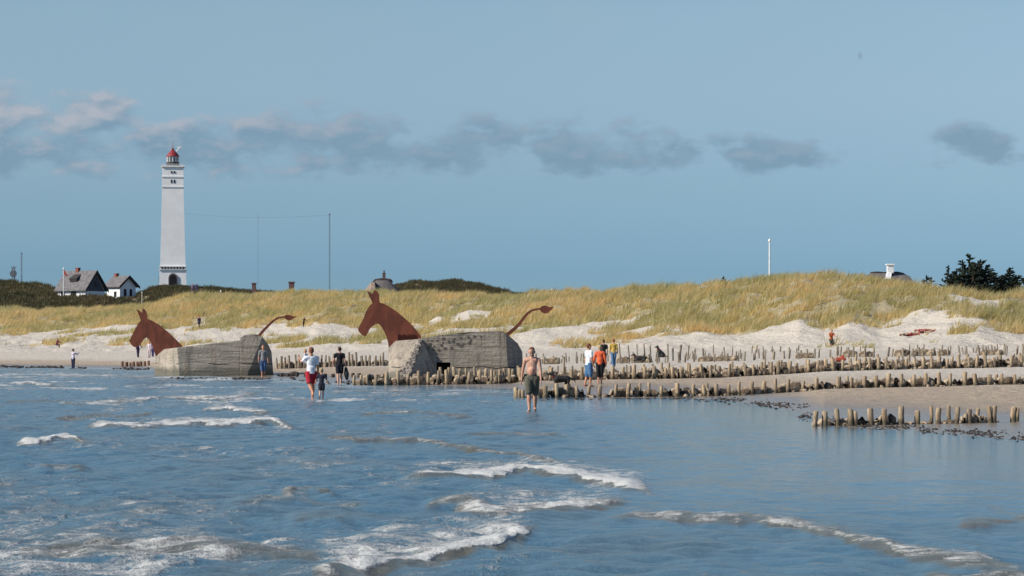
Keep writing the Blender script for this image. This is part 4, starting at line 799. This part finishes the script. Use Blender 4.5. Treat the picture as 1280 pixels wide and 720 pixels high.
# ------------------------------------------------------------ groynes
posts_n = [0]
def post(px, Y, hgt, r, label, grp, m_=None, tilt=.05, dark=False):
    x = (px-640)/F*Y; z = max(gz(x, Y), -.15); o = MB(); tx, ty = random.gauss(0, tilt)*hgt, random.gauss(0, tilt)*hgt
    o.tube([(0, 0, -.3), (0, 0, 0), (tx*.5+random.gauss(0, .01), ty*.5, hgt*.5), (tx, ty, hgt-.03), (tx, ty, hgt)], [r*1.02, r, r*.98, r*.93, r*.7], 9, wob=.10)
    ob = o.build('groyne_post', m_ or M_post, None, True); ob.location = (x, Y, z)
    ob.data.polygons[-1].use_smooth = False; ob.rotation_euler.z = random.uniform(0, 6)
    posts_n[0] += 1
    return tag(ob, label, 'post', grp)
ORD = ['sea end', 'first quarter', 'middle', 'third quarter', 'right end']
LM = [(340, 'behind the left bunker'), (400, 'right of the left bunker'), (486, 'left of the large bunker'), (560, 'by the large bunker nose'), (655, 'by the large bunker flank'), (690, 'by the shirtless man'), (725, 'by the standing dog'), (762, 'by the couple'), (850, 'right of the couple'), (940, 'below the dune grass'),
      (1030, 'left of the kneeling person'), (1100, 'below the kneeling person'), (1175, 'below the sunbathers'), (1250, 'below the pines'), (9999, 'at the right edge')]
ORDN = ['first', 'second', 'third', 'fourth', 'fifth', 'sixth', 'seventh', 'eighth', 'ninth', 'tenth', 'eleventh', 'twelfth', 'thirteenth', 'fourteenth', 'fifteenth', 'sixteenth', 'seventeenth', 'eighteenth', 'nineteenth', 'twentieth']
cnt = {}
def place_label(kind_, gname, px):
    lm = next(t_ for l_, t_ in LM if px < l_); k_ = (kind_, gname, lm); cnt[k_] = cnt.get(k_, -1)+1
    return f'{ORDN[cnt[k_]]} {kind_} from left in {gname}, {lm}'
def nicelab(kind_, gname, px, a, b_, hrel, tiltd):
    return place_label(kind_, gname, px)
def nicelab_old(kind_, gname, px, a, b_, hrel, tiltd):
    f = (px-a)/max(1, b_-a); where = 'at the seaward tip' if f < .06 else 'in the seaward half' if f < .5 else 'in the landward half' if f < .93 else 'at the right edge of view'
    return f'{"tall " if hrel > 1.12 else "short " if hrel < .88 else ""}{kind_} of the {gname}, {where}'
def row(pxs, Yf, hf, r, kind_, gname, grp, m_=None, tilt=.05, jit=.12):
    a, b_ = min(pxs), max(pxs)
    for px in sorted(pxs):
        hr = random.uniform(.82, 1.14); post(px, Yf(px)+random.uniform(-jit, jit), hf(px)*hr, r*random.uniform(.8, 1.2), nicelab(kind_, gname, px, a, b_, hr, 0), grp, m_, tilt)
def gl(x0, y0, s_):                                                   # groyne line through (x0,y0) with slope dY/dX = s_: depth at a given px
    return lambda px: (y0-s_*x0)/(1-s_*(px-640)/F)
g1 = gl(6.7, 56.8, .30); g2 = gl(.14, 88.6, .30); g3 = gl(-7.3, 117.5, .30)
g4 = lambda px: 180-(px-345)*8/935; g5 = lambda px: 212-(px-650)*.02
nz_ = np.array
def Zp(l, s_, o): return [o+v_/s_ for v_ in l]
# nearest
P1 = [1018, 1031, 1047]+Zp([105, 130, 220, 295, 388, 480, 560, 598, 660, 700, 775, 815, 890, 912, 1020, 1040], 4.5, 1040)
for px in sorted(P1):
    back = px in (P1[9], P1[11], P1[14], P1[18]); hr = random.uniform(.85, 1.15)
    post(px, g1(px)+(.55 if back else 0), .37*hr, (.062 if not back else .05)*random.uniform(.85, 1.2), nicelab('weathered post', 'nearest groyne', px, 1018, 1270, hr, 0), 'posts of the nearest groyne')
row([1290, 1306, 1322, 1340], g1, lambda p: .36, .06, 'weathered post', 'nearest groyne', 'posts of the nearest groyne')
P2 = Zp([130, 155, 180, 330, 405, 475, 540, 690, 795, 880, 940, 1015, 1100, 1210], 5.33, 620)+Zp([135, 240, 312, 390, 468, 533, 615, 697, 768, 845, 940, 1030], 5.14, 820)+Zp([35, 110, 183, 250, 315, 388, 460, 530, 600, 665, 750, 808, 885, 955, 1028, 1090, 1150], 4.5, 1040)
row(P2, g2, lambda p: .46, .075, 'stout pale post', 'second nearest groyne', 'front posts of the second groyne')
row([652, 663, 735, 800, 884, 955, 990, 1060, 1150, 1246], lambda p: g2(p)+.65, lambda p: .44, .06, 'rear post', 'second nearest groyne', 'rear posts of the second groyne')
P3 = Zp([50, 85, 115, 160, 212, 270, 322, 375, 418, 470, 515, 573, 620, 680, 735, 778, 828, 890], 4, 430)+Zp([90, 165, 360, 505, 575, 640, 775, 845, 918, 990, 1055, 1130, 1180, 1235], 5.33, 620)[1:]+Zp([105, 165, 215, 293, 350, 403, 468, 520, 575, 625, 680, 738, 785, 857, 905, 978, 1035, 1090], 5.14, 820)+Zp([10, 58, 108, 155, 212, 262, 303, 362, 415, 465, 513, 560, 600, 648, 713, 770, 815, 865, 915, 1010, 1065], 4.5, 1040)
row(P3, g3, lambda p: T(p, 440, .60, 640, .64, 900, .60, 1280, .58), .082, 'weathered post', 'middle groyne', 'front posts of the middle groyne')
row(list(np.linspace(553, 648, 13)+rng.uniform(-2, 2, 13))+list(np.linspace(690, 1270, 32)+rng.uniform(-6, 6, 32)), lambda p: g3(p)+1.6+1.2*(p > 660), lambda p: T(p, 550, .72, 660, .66, 1280, .66), .07, 'rear post', 'middle groyne', 'rear posts of the middle groyne', jit=.4)
row(list(np.linspace(346, 480, 25)+rng.uniform(-1.5, 1.5, 25)), g4, lambda p: .88, .085, 'grey post', 'far groyne', 'posts of the fourth groyne', M_postfar)
row(list(np.linspace(660, 1282, 54)+rng.uniform(-4, 4, 54)), lambda p: g4(p)-8, lambda p: .62, .065, 'thin grey stake', 'dune foot groyne', 'stakes of the fourth groyne', M_postfar, .09, 1.5)
row(Zp([830, 890, 945, 995, 1030, 1065, 1145, 1180, 1225], 5.33, 620)+Zp([75, 110, 155, 203, 250, 305, 370, 443, 490, 615, 648, 690, 745, 800, 855, 915], 5.14, 820), lambda p: T(p, 770, 172, 915, 178, 940, 196, 1000, 200), lambda p: T(p, 770, 1.15, 915, .85, 940, .55, 1000, .4), .055, 'slender stake', 'farthest stake row', 'slender stakes on the upper beach', M_postfar, .06)
row([153, 158, 163, 167, 172, 176, 181, 186], lambda p: 222, lambda p: .42, .13, 'squat brown stump', 'short stump row', 'stumps behind the left bunker', mat('brown_wood', (.16, .08, .05)))
row([352, 360, 371, 382, 391, 398, 407, 416, 441, 449], lambda p: 150-(p-350)*.10, lambda p: .22, .10, 'low dark stump', 'worn low groyne', 'low stumps between the bunkers', mat('tarry_wood', (.045, .035, .03)))
print('POSTS', posts_n[0])
m = MB()
for i in range(150):
    px = random.uniform(655, 1290); Y = g4(px)+random.uniform(-12, 4) if i % 3 else g3(px)+random.uniform(3, 5); x = (px-640)/F*Y; z = gz(x, Y); q = random.gauss(0, .05)
    m.tube([(x, Y, z-.2), (x+q*.5, Y, z+.25), (x+q, Y, z+random.uniform(.3, .7))], [.05, .05, .04], 6)
tag(m.build('broken_stakes', M_postfar), 'thicket of thin broken stakes at the foot of the right dune', 'stakes', kind='stuff')
# brushwood rolls / logs lying between the post rows
def log(px0, px1, Yf, off, r, label, grp, m_=None, sink=.3):
    a = Vector(((px0-640)/F*Yf(px0), Yf(px0)+off, 0)); b_ = Vector(((px1-640)/F*Yf(px1), Yf(px1)+off, 0)); a.z = max(gz(a.x, a.y), -.1)+r*(1-sink); b_.z = max(gz(b_.x, b_.y), -.1)+r*(1-sink)+random.uniform(-.03, .03)
    n = max(4, int((b_-a).length/.16)); m = MB(a); pts = [a.lerp(b_, i/n)+Vector((0, random.gauss(0, .02), random.gauss(0, .015))) for i in range(n+1)]
    m.tube(pts, [r*.75]+[r*random.uniform(.86, 1.1) for _ in range(n-1)]+[r*.7], 11, wob=.09); o = m.build('brushwood_roll', m_ or M_log, None, True); o.location = a; return tag(o, label, 'log', grp)
def logs(a, b_, Yf, off, r, lmin, lmax, gap, name, grp, m_=None):
    p = a
    while p < b_-6:
        q = min(b_, p+random.uniform(lmin, lmax)); f = (p-a)/(b_-a); where = 'seaward end' if f < .2 else 'seaward half' if f < .5 else 'landward half' if f < .85 else 'right end'
        if random.random() > gap: log(p+1, q-1, Yf, off, r*random.uniform(.8, 1.15), place_label('sandy brushwood roll', name, p), grp, m_, random.uniform(.25, .5))
        p = q
logs(1018, 1120, g1, .28, .15, 24, 48, 0, 'nearest groyne', 'rolls in the nearest groyne'); logs(1128, 1235, g1, .28, .13, 18, 34, .35, 'nearest groyne', 'rolls in the nearest groyne')
logs(640, 1290, g2, .32, .19, 20, 50, .12, 'second nearest groyne', 'rolls in the second groyne')
logs(441, 1290, g3, .55, .22, 16, 40, .04, 'middle groyne', 'rolls in the middle groyne'); logs(450, 1290, g3, 1.3, .28, 16, 40, .18, 'middle groyne rear side', 'rear rolls in the middle groyne')
logs(655, 1290, lambda p: g3(p)+2.8, 1.6, .26, 14, 30, .25, 'row behind middle groyne', 'rolls behind the middle groyne')
logs(346, 486, g4, .6, .30, 14, 30, .05, 'far groyne', 'rolls in the fourth groyne', M_log); logs(660, 1290, lambda p: g4(p)-8, .8, .26, 14, 34, .45, 'dune foot groyne', 'rolls in the dune foot groyne')
logs(345, 376, lambda p: 150, .3, .13, 12, 18, 0, 'worn low groyne', 'rolls between the bunkers', mat('tarry_roll', (.04, .032, .027)))
# stones and broken bits lodged in the groynes: uncountable rubble
def scatter(name, spec, m_, label, cat, flat=.6, org_=(0, 0, 0)):
    m = MB(); 
    for x, y, r in spec:
        z = max(gz(x, y), -.01); a = random.uniform(0, 3.14); L = random.uniform(.2, 1.3)*r
        m.cap((x, y, z+r*.25), r, (x+math.cos(a)*L, y+math.sin(a)*L, z+r*.3+random.uniform(0, .3)*r), r*random.uniform(.5, 1), 6, flat)
    o = m.build(name, m_, None, True); return tag(o, label, cat, kind='stuff')
sp_ = []
for Yf, a, b_, n, off, r in ((g2, 650, 1290, 170, .4, .09), (g3, 445, 1290, 330, .8, .12), (lambda p: g3(p)+3, 655, 1290, 230, 1.2, .12), (g4, 346, 486, 130, .8, .14), (g1, 1018, 1250, 120, .3, .055)):
    for i in range(n): px = random.uniform(a, b_); Y = Yf(px)+off+random.gauss(0, .35 if Yf is not g1 else .12); sp_.append(((px-640)/F*Y, Y, r*random.uniform(.4, 1.2)))
scatter('groyne_rubble', sp_, mat('rubble', (.34, .265, .185), .95, (.12, .09, .06), 2.5, .6, 15, mixlo=.45, mixhi=.55), 'broken brushwood and stones packed between the groyne posts', 'rubble', .8)
sp_ = []
def weedline(pl, n, sx_, sy_, r):
    pl = nz_(pl, float)
    for i in range(n):
        px = random.uniform(pl[0, 0], pl[-1, 0]); py = np.interp(px, pl[:, 0], pl[:, 1])+random.gauss(0, sy_); Y = HC*F/(py-HY); 
        if fbm(nz_([px/14.]), nz_([py/4.]), 5)[0] > .42: sp_.append(((px-640)/F*Y+random.gauss(0, sx_), Y, r*random.uniform(.3, 1.3)))
weedline([(840, 496), (900, 500), (950, 505), (1010, 511)], 620, .1, 1.8, .036); weedline([(1000, 520), (1060, 530), (1150, 537), (1290, 548)], 1100, .05, 2.4, .024); weedline([(660, 500), (860, 498)], 60, .1, .8, .05)
weedline([(0, 459), (90, 460.5), (180, 462)], 260, .3, .35, .16); weedline([(220, 474), (345, 474), (440, 480)], 120, .2, .8, .09); weedline([(990, 523), (1005, 522)], 14, .02, 1, .05); weedline([(640, 484), (655, 486)], 20, .1, 1, .06)
scatter('seaweed', sp_, M_weed, 'dark wet seaweed strewn along the waterline', 'seaweed', .35)
c = MB(); c.cap((-.25, 0, .12), .16, (.25, 0, .16), .12, 10); c.cap((.1, 0, .2), .12, (.15, 0, .34), .07, 8); c.tube([(-.2, 0, .25), (-.05, 0, .42), (.1, 0, .25)], .02, 6)
bg_ = remeshed(c, 'beach_bag', cloth((.42, .07, .04)), None, .02); bg_.location = stand(1050, 150); tag(bg_, 'reddish beach bag set down among the stakes, below the kneeling person', 'bag')
